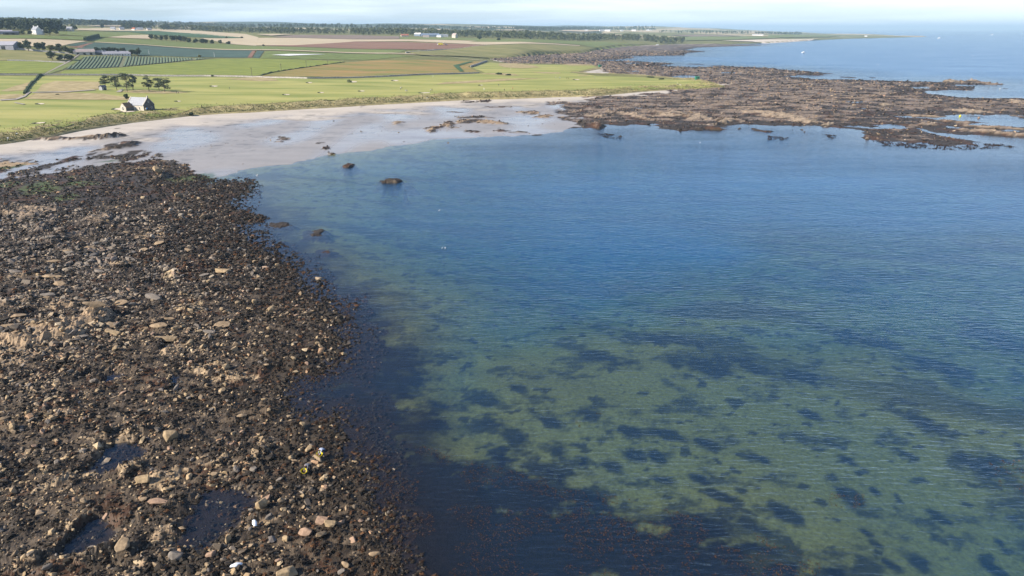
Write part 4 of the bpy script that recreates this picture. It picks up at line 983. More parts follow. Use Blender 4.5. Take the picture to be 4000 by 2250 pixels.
# fronds breaking the water surface
def frond_proto(seed):
    r = random.Random(seed); V_, F_ = [], []
    for k in range(3):
        a = r.uniform(0, 6.28); ca, sa = math.cos(a), math.sin(a); w_ = r.uniform(0.12, 0.22); b = len(V_)
        V_ += [(-sa * w_, ca * w_, -0.1), (sa * w_, -ca * w_, -0.1), (ca * 0.6, sa * 0.6, r.uniform(0.15, 0.5)), (ca * 1.0 - sa * w_, sa * 1.0 + ca * w_, r.uniform(0.0, 0.2))]
        F_ += [(b, b + 1, b + 2), (b, b + 2, b + 3)]
    return np.array(V_), np.array(F_)
PR_FR = [frond_proto(i) for i in range(5)]
FRZ = [(pts([(1480, 1750), (1600, 1720), (1800, 1790), (2100, 1860), (2500, 1960), (2950, 2080), (3200, 2200), (3250, 2400), (1500, 2400)]), 5200), (pts([(880, 700), (1030, 720), (1010, 830), (1150, 1020), (1260, 1000), (1330, 1100), (1400, 1250), (1300, 1300), (1120, 1080), (960, 960), (890, 860)]), 1500),
       (pts([(1290, 1250), (1360, 1150), (1390, 1400), (1330, 1500), (1200, 1620), (1300, 1650), (1480, 1750), (1500, 1900), (1380, 1800), (1280, 1640), (1090, 1530)]), 1500),
       (pts([(2330, 520), (2400, 525), (2430, 540), (2380, 545)]), 120), (pts([(3000, 530), (3090, 535), (3060, 548), (3000, 548)]), 120), (pts([(3220, 525), (3270, 530), (3250, 545)]), 80), (pts([(3400, 548), (3600, 562), (3900, 562), (3980, 575), (3700, 588), (3450, 570)]), 700), (pts([(3850, 1800), (4100, 1800), (4100, 1960), (3900, 1900)]), 150), (pts([(3230, 1930), (3380, 1930), (3380, 1985), (3250, 1985)]), 90), (pts([(2230, 1620), (2350, 1610), (2370, 1670), (2260, 1670)]), 60)]
fx, fy = [], []
for pl, cnt in FRZ:
    xs_, ys_ = [p[0] for p in pl], [p[1] for p in pl]
    qx, qy = RNG.uniform(min(xs_), max(xs_), cnt * 4), RNG.uniform(min(ys_), max(ys_), cnt * 4)
    ok_ = inside(pl, qx, qy) & (fbm(qx / 5, qy / 5, 161, 3) > -0.05)
    fx.append(qx[ok_][:cnt]); fy.append(qy[ok_][:cnt])
fx, fy = np.concatenate(fx), np.concatenate(fy)
i_, j_ = cell(fx, fy); ok_ = HG[i_, j_] < 0.05; fx, fy = fx[ok_], fy[ok_]
fd = np.hypot(fx, fy)
cols = np.array([0.065, 0.030, 0.014]) * RNG.uniform(0.3, 1.5, (len(fx), 1))
cols = np.where((fd > 130)[:, None], cols * 0.4, cols)
scatter("floating_kelp", fx, fy, np.full(len(fx), 0.015), RNG.uniform(0.08, 0.18, len(fx)) * np.clip(fd / 90, 0.8, 4.5), cols, M_weed, PR_FR, kind='stuff', label="reddish brown kelp fronds breaking the water surface off the rocks", category="seaweed")

# big boulders, each a thing
PR_HI = [hull_proto(300 + i, 16, SQ[i % 6], 0.05) for i in range(14)]
B_MATS = [mat("boulder_tan", (0.31, 0.225, 0.13), 0.85, 3.0, var=0.25, bump=0.5), mat("boulder_brown", (0.25, 0.18, 0.11), 0.85, 3.0, var=0.25, bump=0.5), mat("boulder_grey", (0.17, 0.145, 0.12), 0.85, 3.0, var=0.22, bump=0.5), mat("boulder_pink", (0.28, 0.185, 0.125), 0.85, 3.0, var=0.22, bump=0.5)]
for k, pm in enumerate(PR_HI): pm.materials.append(B_MATS[(0, 1, 0, 2, 1, 3, 0, 2, 0, 1, 3, 0, 2, 1)[k]])
GRP = "weathered boulders among the stones of the near foreshore"
def boulder(x, y, r, k, rz, tilt, label, group=None, sc=(1, 1, 1), sink=0.25):
    i1, j1 = cell(np.array([x]), np.array([y]))
    o = link("boulder", PR_HI[k], label=label, category="boulder")
    if group: o["group"] = group
    o.location = (x, y, float(HG[i1[0], j1[0]]) + r * 0.5 * sc[2] * (1 - sink))
    o.rotation_euler = (tilt[0], tilt[1], rz); o.scale = (r * sc[0], r * sc[1], r * sc[2])
    return o
NAMED = [(665, 1712, 0.95, 2, "large rounded pale boulder standing alone above the dark rock pool", (1, 1, 1.15)), (1060, 1212, 0.75, 2, "squarish tan boulder near the waterline, biggest above the kelp point", (0.9, 0.9, 1.3)), (1022, 1975, 0.85, 0, "tall tan slab leaning among boulders beside the lower pool", (0.8, 0.75, 1.5)),
    (480, 2148, 1.15, 4, "tilted tan block casting a deep shadow at the bottom left", (1, 0.8, 1.2)), (795, 853, 1.35, 9, "dark rounded boulder with one lit grey face on the weedy flat", (0.9, 0.9, 1.3)), (620, 690, 1.9, 8, "craggy tan outcrop block in the weed below the wet sand", (1.0, 0.8, 1.2)), (695, 768, 1.1, 6, "jagged tan rock on the dark weed flat above the stones", (1, 0.8, 1.2)),
    (1240, 1790, 0.75, 1, "flat-topped brown boulder between the two seaweed gatherers", (1.2, 0.8, 0.9)), (1255, 2030, 0.75, 5, "reddish boulder near the lower waterline, left one of a pair", (1, 1, 0.9)), (1290, 2045, 0.7, 0, "pale pitted boulder near the lower waterline, right one of a pair", (1, 1, 0.9)), (560, 1880, 0.9, 0, "angular tan boulder right of the yellowish outcrop", (1, 0.7, 1)), (1100, 1965, 0.6, 9, "narrow upright brown rock right of the leaning slab", (0.7, 0.6, 1.6)),
    (1120, 2240, 1.0, 6, "big tan block cut by the bottom edge of the picture", (1.1, 0.8, 1)), (890, 2110, 0.55, 11, "pointed tan rock above the white bag near the bottom", (0.8, 0.6, 1.3)), (620, 1965, 0.9, 10, "pinkish cracked slab left of the lower pool", (1.3, 0.6, 0.8)), (380, 1195, 0.9, 7, "grey block on the stones left of the jagged ridge", (1, 1, 1.2)), (520, 1195, 0.8, 3, "dark-shadowed grey block right of the jagged ridge", (1, 0.9, 1)), (740, 1340, 0.75, 0, "smooth tan boulder in the middle of the stone field", (1.2, 0.9, 0.9)), (945, 1625, 0.75, 9, "rounded brown boulder half hidden in wrack", (1, 1, 0.8))]
for k, (px, py, r, kk, lab, sc) in enumerate(NAMED):
    bx, by = at(px, py, 0.5)
    boulder(bx, by, r, kk, random.uniform(0, 6.28), (random.uniform(-0.15, 0.15), random.uniform(-0.15, 0.15)), lab, None, sc)
SLAB = "low flat boulders among the stones of the near foreshore"
sx_, sy_ = [], []
while len(sx_) < 44:
    q = at(random.uniform(-60, 900), random.uniform(840, 1330), 0.4)
    i1, j1 = cell(np.array([q[0]]), np.array([q[1]]))
    if RG[i1[0], j1[0]] > 0.5 and SG[i1[0], j1[0]] > 8: sx_.append(q[0]); sy_.append(q[1])
for k in range(44):
    r_, kk = random.uniform(0.8, 1.7), random.choice((0, 1, 3, 4, 7, 9, 12)); dk = math.hypot(sx_[k], sy_[k])
    lab_ = ("wide " if r_ > 1.3 else "small " if r_ < 1.0 else "") + "low flat " + {0: "tan", 1: "brown", 3: "grey", 4: "brown", 7: "grey", 9: "brown", 12: "grey"}[kk] + " boulder " + ("beside the jagged ridge" if dk < 108 else "half way up the stone field" if dk < 140 else "just below the weedy flat") + (" toward the left edge" if sx_[k] / sy_[k] < -0.52 else " toward the water")
    b = boulder(sx_[k], sy_[k], r_, kk, random.uniform(-0.5, 0.3), (random.uniform(-0.25, 0.25), random.uniform(-0.2, 0.2)), lab_, SLAB, (1.3, 0.8, 0.7), 0.5)
    b.name = "flat_boulder"; b["category"] = "flat boulder"
NB = 240
x, y = sample_area(9000, -44, -5, 46, 150, 0.35)
i_, j_ = cell(x, y)
okn = (RG[i_, j_] > 0.5) & (SG[i_, j_] > 1.0) & (HG[i_, j_] > 0.0)
x, y = x[okn][:NB], y[okn][:NB]
for k in range(len(x)):
    i1, j1 = cell(x[k:k + 1], y[k:k + 1])
    r_ = float(np.clip(random.lognormvariate(math.log(0.46), 0.26), 0.32, 0.9)); kk = random.randrange(14)
    sdk, dk = float(SG[i1[0], j1[0]]), math.hypot(x[k], y[k])
    where_ = "close to the waterline" if sdk < 9 else ("near the bottom edge of the picture" if dk < 62 else ("at the left edge of the stone field" if x[k] / y[k] < -0.62 else ("in the middle of the stone field" if dk < 95 else "on the upper part of the stone field")))
    lab_ = ("large " if r_ > 0.62 else "medium " if r_ > 0.46 else "small ") + ("tan", "brown", "tan", "grey", "brown", "pinkish", "tan", "grey", "tan", "brown", "pinkish", "tan", "grey", "brown")[kk] + " boulder " + where_
    boulder(float(x[k]), float(y[k]), r_, kk, random.uniform(0, 6.28), (random.uniform(-0.4, 0.4), random.uniform(-0.4, 0.4)), lab_, GRP, (1, random.uniform(0.7, 1), random.uniform(0.8, 1.2)))

# ------------------------------------------------------------------ buildings
M_wallst = mat("harled_stone", (0.52, 0.47, 0.40), 0.9, 1.2, var=0.18, bump=0.4)
M_walldk = mat("dark_stone_and_wall_shade", (0.10, 0.10, 0.10), 0.9, 1.2, var=0.2, bump=0.4)  # dark stone of byre and cart shed; painted shade on the cottage
M_slate = mat("pale_slate", (0.30, 0.31, 0.33), 0.6, 1.5, var=0.15, bump=0.3, spec=0.4)
M_slate_dk = mat("dark_slate", (0.09, 0.10, 0.13), 0.6, 1.5, var=0.15, bump=0.3, spec=0.4)
M_pantile = mat("lichened_pantile", (0.27, 0.16, 0.075), 0.85, 1.0, col2=(0.20, 0.15, 0.10), bump=0.3)
M_pinkroof = mat("weathered_asbestos_roof", (0.40, 0.33, 0.30), 0.9, 0.6, var=0.12)
M_greyroof = mat("grey_sheet_roof", (0.34, 0.33, 0.36), 0.8, 0.6, var=0.12)
M_whitewall = mat("white_harling", (0.74, 0.72, 0.68), 0.85, 0.8, var=0.08)
M_glass = mat("window_glass", (0.03, 0.035, 0.045), 0.08, 1.0, var=0.1, spec=0.6)
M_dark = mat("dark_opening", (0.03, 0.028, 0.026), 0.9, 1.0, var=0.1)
M_wood = mat("painted_wood", (0.30, 0.30, 0.31), 0.7, 1.0, var=0.1)
M_frame = mat("window_frame_paint", (0.62, 0.61, 0.58), 0.6, 1.0, var=0.05)
M_redroof = mat("red_tile", (0.36, 0.13, 0.075), 0.85, 1.0, var=0.15)
M_green = mat("green_paint", (0.025, 0.17, 0.10), 0.6, 1.0, var=0.1)
M_bluesheet = mat("blue_sheet", (0.20, 0.25, 0.33), 0.6, 0.6, var=0.1)
def gable_prism(mb, x0, x1, y0, y1, z0, ze, zr, along='x'):
    if along == 'x':
        ym = (y0 + y1) / 2
        mb.solid([(x0, y0, z0), (x0, y0, ze), (x0, ym, zr), (x0, y1, ze), (x0, y1, z0)], (x1 - x0, 0, 0))
    else:
        xm = (x0 + x1) / 2
        mb.solid([(x0, y0, z0), (x0, y0, ze), (xm, y0, zr), (x1, y0, ze), (x1, y0, z0)], (0, y1 - y0, 0))
def roof_slabs(mb, x0, x1, y0, y1, ze, zr, along='x', th=0.16, ov=0.22):
    """two pitched slabs laid on the wall heads with an overhang"""
    if along == 'x':
        ym = (y0 + y1) / 2; sl = (zr - ze) / (ym - y0)
        for sgn, ye in ((1, y0), (-1, y1)):
            e = (ye - sgn * ov, ze - ov * sl); r = (ym, zr)
            mb.solid([(x0 - ov, e[0], e[1] + 0.03), (x0 - ov, r[0], r[1] + 0.03), (x0 - ov, r[0], r[1] + 0.03 + th), (x0 - ov, e[0], e[1] + 0.03 + th)], (x1 - x0 + 2 * ov, 0, 0))
    else:
        xm = (x0 + x1) / 2; sl = (zr - ze) / (xm - x0)
        for sgn, xe in ((1, x0), (-1, x1)):
            e = (xe - sgn * ov, ze - ov * sl); r = (xm, zr)
            mb.solid([(e[0], y0 - ov, e[1] + 0.03), (r[0], y0 - ov, r[1] + 0.03), (r[0], y0 - ov, r[1] + 0.03 + th), (e[0], y0 - ov, e[1] + 0.03 + th)], (0, y1 - y0 + ov, 0))
def window(parent, face, u, z, w, hh, off, nm="window"):
    """a framed window or door leaf set on a wall; face is 'x+','x-','y-','y+', off the wall plane"""
    def bx(mb, a0, a1, d0, d1, z0, z1):
        s = 1 if face[1] == '+' else -1
        lo, hi = sorted((off + s * d0, off + s * d1))
        if face[0] == 'x': mb.box(lo, hi, a0, a1, z0, z1)
        else: mb.box(a0, a1, lo, hi, z0, z1)
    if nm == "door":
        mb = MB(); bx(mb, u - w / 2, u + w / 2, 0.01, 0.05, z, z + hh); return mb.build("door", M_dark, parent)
    mb = MB(); t = 0.09
    bx(mb, u - w / 2, u - w / 2 + t, 0.0, 0.07, z, z + hh); bx(mb, u + w / 2 - t, u + w / 2, 0.0, 0.07, z, z + hh)
    bx(mb, u - w / 2 + t, u + w / 2 - t, 0.0, 0.07, z, z + t); bx(mb, u - w / 2 + t, u + w / 2 - t, 0.0, 0.07, z + hh - t, z + hh)
    bx(mb, u - w / 2 + t, u + w / 2 - t, 0.0, 0.06, z + hh / 2 - t / 2, z + hh / 2 + t / 2)
    f = mb.build("window", M_frame, parent)
    mb = MB(); bx(mb, u - w / 2 + t, u + w / 2 - t, 0.01, 0.03, z + t, z + hh - t); mb.build("pane", M_glass, f)
    return f
# the stone fishing cottage on the links
ox, oy, oz = hit(564, 437)
oz = gz1(ox, oy)
hs_ = empty("stone_cottage", (ox, oy, oz - 0.1), math.radians(-18), label="old stone cottage with pale slate roof and pantiled annex above the beach", category="cottage")
mb = MB(); gable_prism(mb, -11, 0, 0, 7.4, -0.3, 3.1, 6.7); mb.build("wall", M_wallst, hs_)
mb = MB(); roof_slabs(mb, -10.75, -0.25, 0, 7.4, 3.1, 6.7, ov=0.2); mb.build("roof", M_slate, hs_)
for x0 in (-11.05, -0.3):
    mb = MB()
    for ye, yr in ((-0.25, 3.75), (7.65, 3.65)):
        mb.solid([(x0, ye, 2.95), (x0, yr, 6.85), (x0, yr, 7.15), (x0, ye, 3.3)], (0.36, 0, 0))
    mb.build("skew", M_wallst, hs_)
mb = MB(); mb.box(-0.42, 0.02, 3.35, 4.05, 6.9, 7.7); mb.build("finial", M_wallst, hs_)
mb = MB(); gable_prism(mb, 0.005, 0.10, 0.02, 7.38, -0.3, 3.08, 6.66); mb.build("gable", M_walldk, hs_, label="gable facing with shade painted dark")  # thin dark slab: the gable's shade put into its colour
mb = MB(); mb.box(-6.695, -6.60, -4.95, -0.05, -0.3, 2.2); mb.build("annex_side_shade", M_walldk, hs_, label="annex side facing with shade painted dark")  # same stone as the annex, coloured dark to deepen its shade
mb = MB(); gable_prism(mb, -10.6, -6.7, -5, -0.02, -0.3, 2.3, 4.4, 'y'); mb.build("annex_wall", M_wallst, hs_)
mb = MB(); roof_slabs(mb, -10.6, -6.7, -4.75, -0.05, 2.3, 4.4, 'y'); mb.build("annex_roof", M_pantile, hs_)
window(hs_, 'y-', -8.6, 1.0, 1.0, 1.5, -5.0); window(hs_, 'y-', -5.2, 0.9, 0.8, 1.3, 0.0); window(hs_, 'y-', -2.7, 0.9, 0.8, 1.3, 0.0)
window(hs_, 'x+', 3.7, 4.2, 0.7, 0.9, 0.10); window(hs_, 'x+', 1.8, 0, 1.1, 2.1, 0.10, "door"); window(hs_, 'x+', 5.3, 1.0, 0.9, 1.2, 0.10)

def house(name, px, py, L, Wd, ze, zr, turn, wallm, roofm, label, category="house", wins=(), doors=(), chim=0, along='x', lift=0.0, at_pt=None):
    """gabled building whose long front faces the camera, turned by 'turn' degrees from the line of sight"""
    c = at_pt or hit(px, py)
    th = -math.atan2(c[0], c[1]) + math.radians(turn)
    xs_ = [c[0] + math.cos(th) * q for q in (-L / 2, L / 2)]; ys_ = [c[1] + math.sin(th) * q for q in (-L / 2, L / 2)]
    z = float(min(gz(xs_, ys_))) if at_pt is None else c[2]
    e = empty(name, (c[0], c[1], z - 0.1 + lift), th, label=label, category=category)
    mb = MB(); gable_prism(mb, -L / 2, L / 2, 0, Wd, -1.0, ze, zr); mb.build("wall", wallm, e)
    mb = MB(); roof_slabs(mb, -L / 2, L / 2, 0, Wd, ze, zr, ov=0.3, th=0.2); r = mb.build("roof", roofm, e)
    for k in range(chim):
        q = -L / 2 + L * (k + 0.02) / max(chim - 0.96, 1)
        mb = MB(); mb.box(q - 0.5, q + 0.5, Wd / 2 - 0.4, Wd / 2 + 0.4, zr - 0.6, zr + 1.3); mb.build("chimney", wallm, r)
    for q in wins: window(e, 'y-', q, 0.9, 1.0, 1.2, 0.0)
    for q, w, hh in doors: window(e, 'y-', q, 0.0, w, hh, 0.0, "door")
    return e
sh = house("wooden_shed", 409, 353, 3.4, 3.0, 2.3, 3.3, 38, M_wood, M_slate_dk, "small grey wooden shed with dark roof beside the pines", "shed", doors=((0.4, 1.0, 1.9),))
house("farm_shed", 2, 193, 26, 17, 5, 8.5, -30, M_greyroof, M_greyroof, "large grey sheet-clad farm shed at the left edge", "barn", doors=((-6, 4, 4), (3, 4, 4)))
house("barn", 331, 214, 19.5, 8, 3.4, 6.0, 4, M_wallst, M_pinkroof, "long barn with pinkish weathered roof and dark doorways at the farm", "barn", doors=((-6, 2.2, 2.6), (0, 2.2, 2.6), (6, 2.2, 2.6)))
house("byre", 392, 213, 12, 6, 2.3, 4.2, 4, M_walldk, M_slate_dk, "low dark byre between the barn and the cottage row", "byre", doors=((2, 1.6, 1.9),))
house("cottage_row", 457, 217, 26.5, 6.5, 2.6, 5.0, 2, M_whitewall, M_greyroof, "long single-storey row of white cottages with grey roof beside the crop rows", "cottage", wins=(-11, -8, -4, -1, 3, 8, 11), doors=((-6, 1.0, 2.0), (1, 1.0, 2.0), (5.5, 1.0, 2.0)), chim=3)
house("garden_hut", 252, 232, 4, 3, 2.0, 3.0, -25, M_whitewall, M_slate_dk, "small white garden hut among trees below the farm", "hut", doors=((0, 1, 1.8),))
house("farmhouse", 134, 134, 7, 9, 5.6, 9.4, -48, M_whitewall, M_slate, "tall farmhouse with pinkish white gable in front of the left wood", wins=(-1.5, 1.5), chim=2)
house("house_wing", 152, 134, 9, 6, 3.4, 6.0, -20, M_whitewall, M_slate, "lower white wing joined to the farmhouse by the left wood", wins=(-2, 2))
house("cart_shed", 44, 136, 16, 6, 3.0, 4.2, 0, M_walldk, M_slate_dk, "low dark cart shed left of the farmhouse", "shed", doors=((-4, 3, 2.4), (2, 3, 2.4)))
house("glasshouse", 0, 134, 26, 12, 3.6, 5.0, 0, M_greyroof, M_greyroof, "pale glasshouse at the left edge beside the cart shed", "glasshouse")
house("gate_lodge", 270, 122, 8, 7, 4, 7, -30, M_wallst, M_slate, "pale stone lodge at the right end of the left wood", chim=1)
for k, (px, py, L, wm, rm, lab) in enumerate([(440, 117, 9, M_whitewall, M_slate, "leftmost white house of the hamlet on the skyline fields"), (478, 117.5, 10, M_wallst, M_slate, "stone house second from the left in the far hamlet"), (520, 119, 8, M_whitewall, M_redroof, "white house with steep gable in the middle of the far hamlet"), (548, 117.5, 14, M_whitewall, M_slate, "long white house right of the hamlet's middle"), (585, 119.5, 10, M_wallst, M_slate, "rightmost stone house of the far hamlet below the plantation")]):
    house("hamlet_house", px, py, L, 7, 3.6, 6.5, (-20, 15, -40, 8, 20)[k], wm, rm, lab)
for k, (px, py, L, Wd, ze, zr, wm, rm, lab) in enumerate([(1582, 143, 18, 8, 3, 6, M_wallst, M_redroof, "red-roofed steading left of the blue farm sheds"), (1630, 141, 16, 12, 5, 8, M_bluesheet, M_whitewall, "pale blue shed at the left end of the far farm"), (1682, 143, 44, 14, 5, 8, M_bluesheet, M_bluesheet, "long blue-grey shed in the middle of the far farm"),
        (1714, 145, 13, 9, 4, 6.5, M_whitewall, M_bluesheet, "white gabled house at the right of the far farm sheds"), (1664, 147, 14, 8, 3, 5, M_wallst, M_pinkroof, "small brown byre in front of the long blue shed"), (1772, 149, 11, 9, 7, 11, M_wallst, M_pinkroof, "tall brown stone ruin standing alone right of the far farm"), (1740, 144, 14, 8, 3.4, 6, M_whitewall, M_slate, "white farmhouse tucked behind the far farm's gabled house")]):
    house("farm_building", px, py, L, Wd, ze, zr, (10, -20, 5, -35, 0, -40, 10)[k], wm, rm, lab, "farm building")
house("clubhouse", 2578, 149, 34, 10, 4, 6, 5, M_whitewall, M_slate, "long white low building in front of the shore wood", "clubhouse")
house("white_lodge", 2567, 169, 9, 7, 4, 7, -20, M_whitewall, M_slate, "small white lodge at the foot of the shore wood", "house")
house("shore_works", 2960, 139, 60, 20, 6, 8, 3, M_whitewall, M_greyroof, "long white works building on the far point", "building")
house("point_cottage", 3382, 143, 16, 10, 5, 8, 0, M_whitewall, M_slate, "lone white cottage near the tip of the far point", "house")
for k, px in enumerate((2290, 2352, 2372, 2430, 2475, 2535)):
    house("village_house", px, (122, 123, 122, 122.5, 121, 120)[k], 18 + 10 * (k % 3), 12, 6, 11, (0, 20, -30, 10, -15, 5)[k], M_whitewall, M_slate, "white house of the far village, " + ("leftmost of six", "second from the left of six", "third from the left of six", "fourth from the left of six", "fifth from the left of six", "rightmost of six")[k])
def hut(px, py, w, hh, label):
    c = hit(px, py); e = empty("golf_hut", (c[0], c[1], gz1(c[0], c[1]) - 0.05), -math.atan2(c[0], c[1]) + 0.35, label=label, category="hut")
    mb = MB(); mb.box(-w / 2, w / 2, 0, w * 0.8, -0.3, hh); mb.build("wall", M_green, e)
    mb = MB(); mb.solid([(-w / 2 - 0.15, -0.15, hh), (-w / 2 - 0.15, w * 0.8 + 0.15, hh + 0.25), (-w / 2 - 0.15, w * 0.8 + 0.15, hh + 0.37), (-w / 2 - 0.15, -0.15, hh + 0.12)], (w + 0.3, 0, 0)); mb.build("roof", M_green, e)
    window(e, 'y-', w * 0.1, 0.1, 0.9, hh * 0.75, 0.0, "door")
hut(2725, 315, 3.4, 2.5, "bright green hut near the tip of the golf point")
hut(2345, 259, 3.2, 2.2, "small green hut above the hidden cove")

# ------------------------------------------------------------------ field walls, poles, hedges
M_dyke = mat("drystone", (0.40, 0.37, 0.33), 0.95, 1.4, var=0.35, bump=0.8, bdist=0.2)
M_hedge = mat("hedge_leaf", (0.045, 0.065, 0.025), 0.9, 0.8, var=0.4, bump=0.8, bdist=0.4)
def wall_run(name, pxl, hgt, th, material, label, category, jit=0.12, step=3.0):
    W = [Vector(hit(x, y)[:2]) for x, y in pxl]
    P = []
    for a, b in zip(W[:-1], W[1:]):
        kk = max(1, int((b - a).length / step))
        P += [a.lerp(b, q / kk) for q in range(kk)]
    P.append(W[-1])
    zs = gz([p.x for p in P], [p.y for p in P])
    mb = MB(); prev = None
    for i, p in enumerate(P):
        d = (P[min(i + 1, len(P) - 1)] - P[max(i - 1, 0)]).normalized(); nn = Vector((d.y, -d.x)) * th / 2
        hz = hgt * random.uniform(1 - jit, 1 + jit)
        ring = [mb.bm.verts.new((p.x - nn.x, p.y - nn.y, zs[i] - 0.3)), mb.bm.verts.new((p.x - nn.x * 0.7, p.y - nn.y * 0.7, zs[i] + hz)), mb.bm.verts.new((p.x + nn.x * 0.7, p.y + nn.y * 0.7, zs[i] + hz)), mb.bm.verts.new((p.x + nn.x, p.y + nn.y, zs[i] - 0.3))]
        if prev:
            for q in range(3): mb.bm.faces.new((prev[q], prev[q + 1], ring[q + 1], ring[q]))
        else: mb.bm.faces.new(ring)
        prev = ring
    mb.bm.faces.new(prev)
    return mb.build(name, material, label=label, category=category)
wall_run("drystone_wall", [(-60, 294), (0, 293), (200, 293), (500, 294), (800, 298), (1000, 302), (1200, 307), (1350, 305), (1500, 300), (1700, 291), (1870, 286)], 1.1, 0.9, M_dyke, "long grey drystone wall dividing the golf links from the crop fields", "wall")
wall_run("hedge", [(96, 368), (105, 350), (125, 325), (150, 300), (160, 293)], 1.3, 1.6, M_hedge, "low dark hedge running up the left of the links to the long wall", "hedge", 0.4)
wall_run("drystone_wall", [(1838, 262), (1868, 252), (1903, 240)], 1.7, 0.9, M_dyke, "short dark wall slanting up beside the ripening field's corner", "wall")
wall_run("drystone_wall", [(30, 238), (140, 241), (255, 246)], 1.3, 0.8, M_dyke, "low wall between the left lime-green crop and the pasture", "wall")
wall_run("drystone_wall", [(0, 191), (100, 196), (180, 203), (296, 212)], 1.6, 0.9, M_dyke, "dark wall along the farm garden above the pasture", "wall")
wall_run("hedge", [(332, 160), (360, 152), (386, 145)], 4.0, 3.5, M_hedge, "dark clipped hedge slanting between stubble and pale green field", "hedge", 0.2)
wall_run("hedge", [(1020, 296), (1060, 284), (1180, 267), (1345, 244)], 0.9, 1.2, M_hedge, "thin ragged hedge along the edge of the ripening crop", "hedge", 0.5)
wall_run("hedge", [(1585, 207), (1630, 203), (1700, 196), (1800, 191), (1860, 182), (1900, 179)], 1.5, 2.0, M_dyke, "field wall along the top of the hillside pasture", "wall", 0.2)
M_pole = mat("creosoted_pole", (0.10, 0.085, 0.07), 0.9, 2.0, var=0.2)
for k, (px, py, hp, lab) in enumerate([(985, 301, 35, "nearest telegraph pole, right beside the long drystone wall"), (1099, 278, 28, "telegraph pole at the left end of the ragged hedge"), (1197, 262, 25, "telegraph pole half way along the ragged hedge"), (1280, 250, 14, "farthest short pole along the ragged hedge"), (583, 214, 17, "pale pole standing in the blue-green field right of the cottages"), (838, 224, 18, "thin pole at the lower edge of the blue-green field")]):
    c = hit(px, py); dd = math.hypot(c[0], c[1]); H_ = hp * dd / 2850
    e = empty("telegraph_pole", (c[0], c[1], gz1(c[0], c[1]) - 0.2), -math.atan2(c[0], c[1]), label=lab, category="pole", group="telegraph poles in the fields")
    MB().tube([(0, 0, 0), (0, 0, H_)], [0.2, 0.13], 6).build("pole", M_pole if k < 4 else M_frame, e)
    MB().box(-0.9, 0.9, -0.08, 0.08, H_ - 0.9, H_ - 0.7).build("crossarm", M_pole, e)

# ------------------------------------------------------------------ trees
def leaf_cloud(clumps, per, leaf, seed, flat=1.0):
    r = np.random.default_rng(seed); Vs = []
    for (cx, cy, cz, rx, ry, rz_) in clumps:
        d = r.normal(0, 1, (per, 3)); d /= np.linalg.norm(d, axis=1, keepdims=True)
        p = d * (r.uniform(0.55, 1.05, (per, 1))) * np.array([rx, ry, rz_]) + np.array([cx, cy, cz])
        u = r.normal(0, 1, (per, 3)); u /= np.linalg.norm(u, axis=1, keepdims=True)
        v = np.cross(u, d + r.normal(0, 0.5, (per, 3))); v /= np.linalg.norm(v, axis=1, keepdims=True) + 1e-9
        sz = leaf * r.uniform(0.6, 1.4, (per, 1)); fl = np.array([1, 1, flat])
        Vs.append(np.stack([p - u * sz * fl, p + u * sz * 0.5 * fl + v * sz * fl, p + u * sz * 0.5 * fl - v * sz * fl], 1).reshape(-1, 3))
    V_ = np.concatenate(Vs)
    return V_, np.arange(len(V_)).reshape(-1, 3)
M_bark = mat("pine_bark", (0.16, 0.115, 0.08), 0.95, 2.0, var=0.3)
M_pine = mat("pine_needles", (0.060, 0.080, 0.042), 0.8, 0.7, var=0.5)
M_leaf = [mat("dark_leaf", (0.050, 0.068, 0.028), 0.8, 0.5, var=0.45), mat("mid_leaf", (0.085, 0.100, 0.036), 0.8, 0.5, var=0.4), mat("yellow_leaf", (0.15, 0.145, 0.035), 0.8, 0.5, var=0.35)]
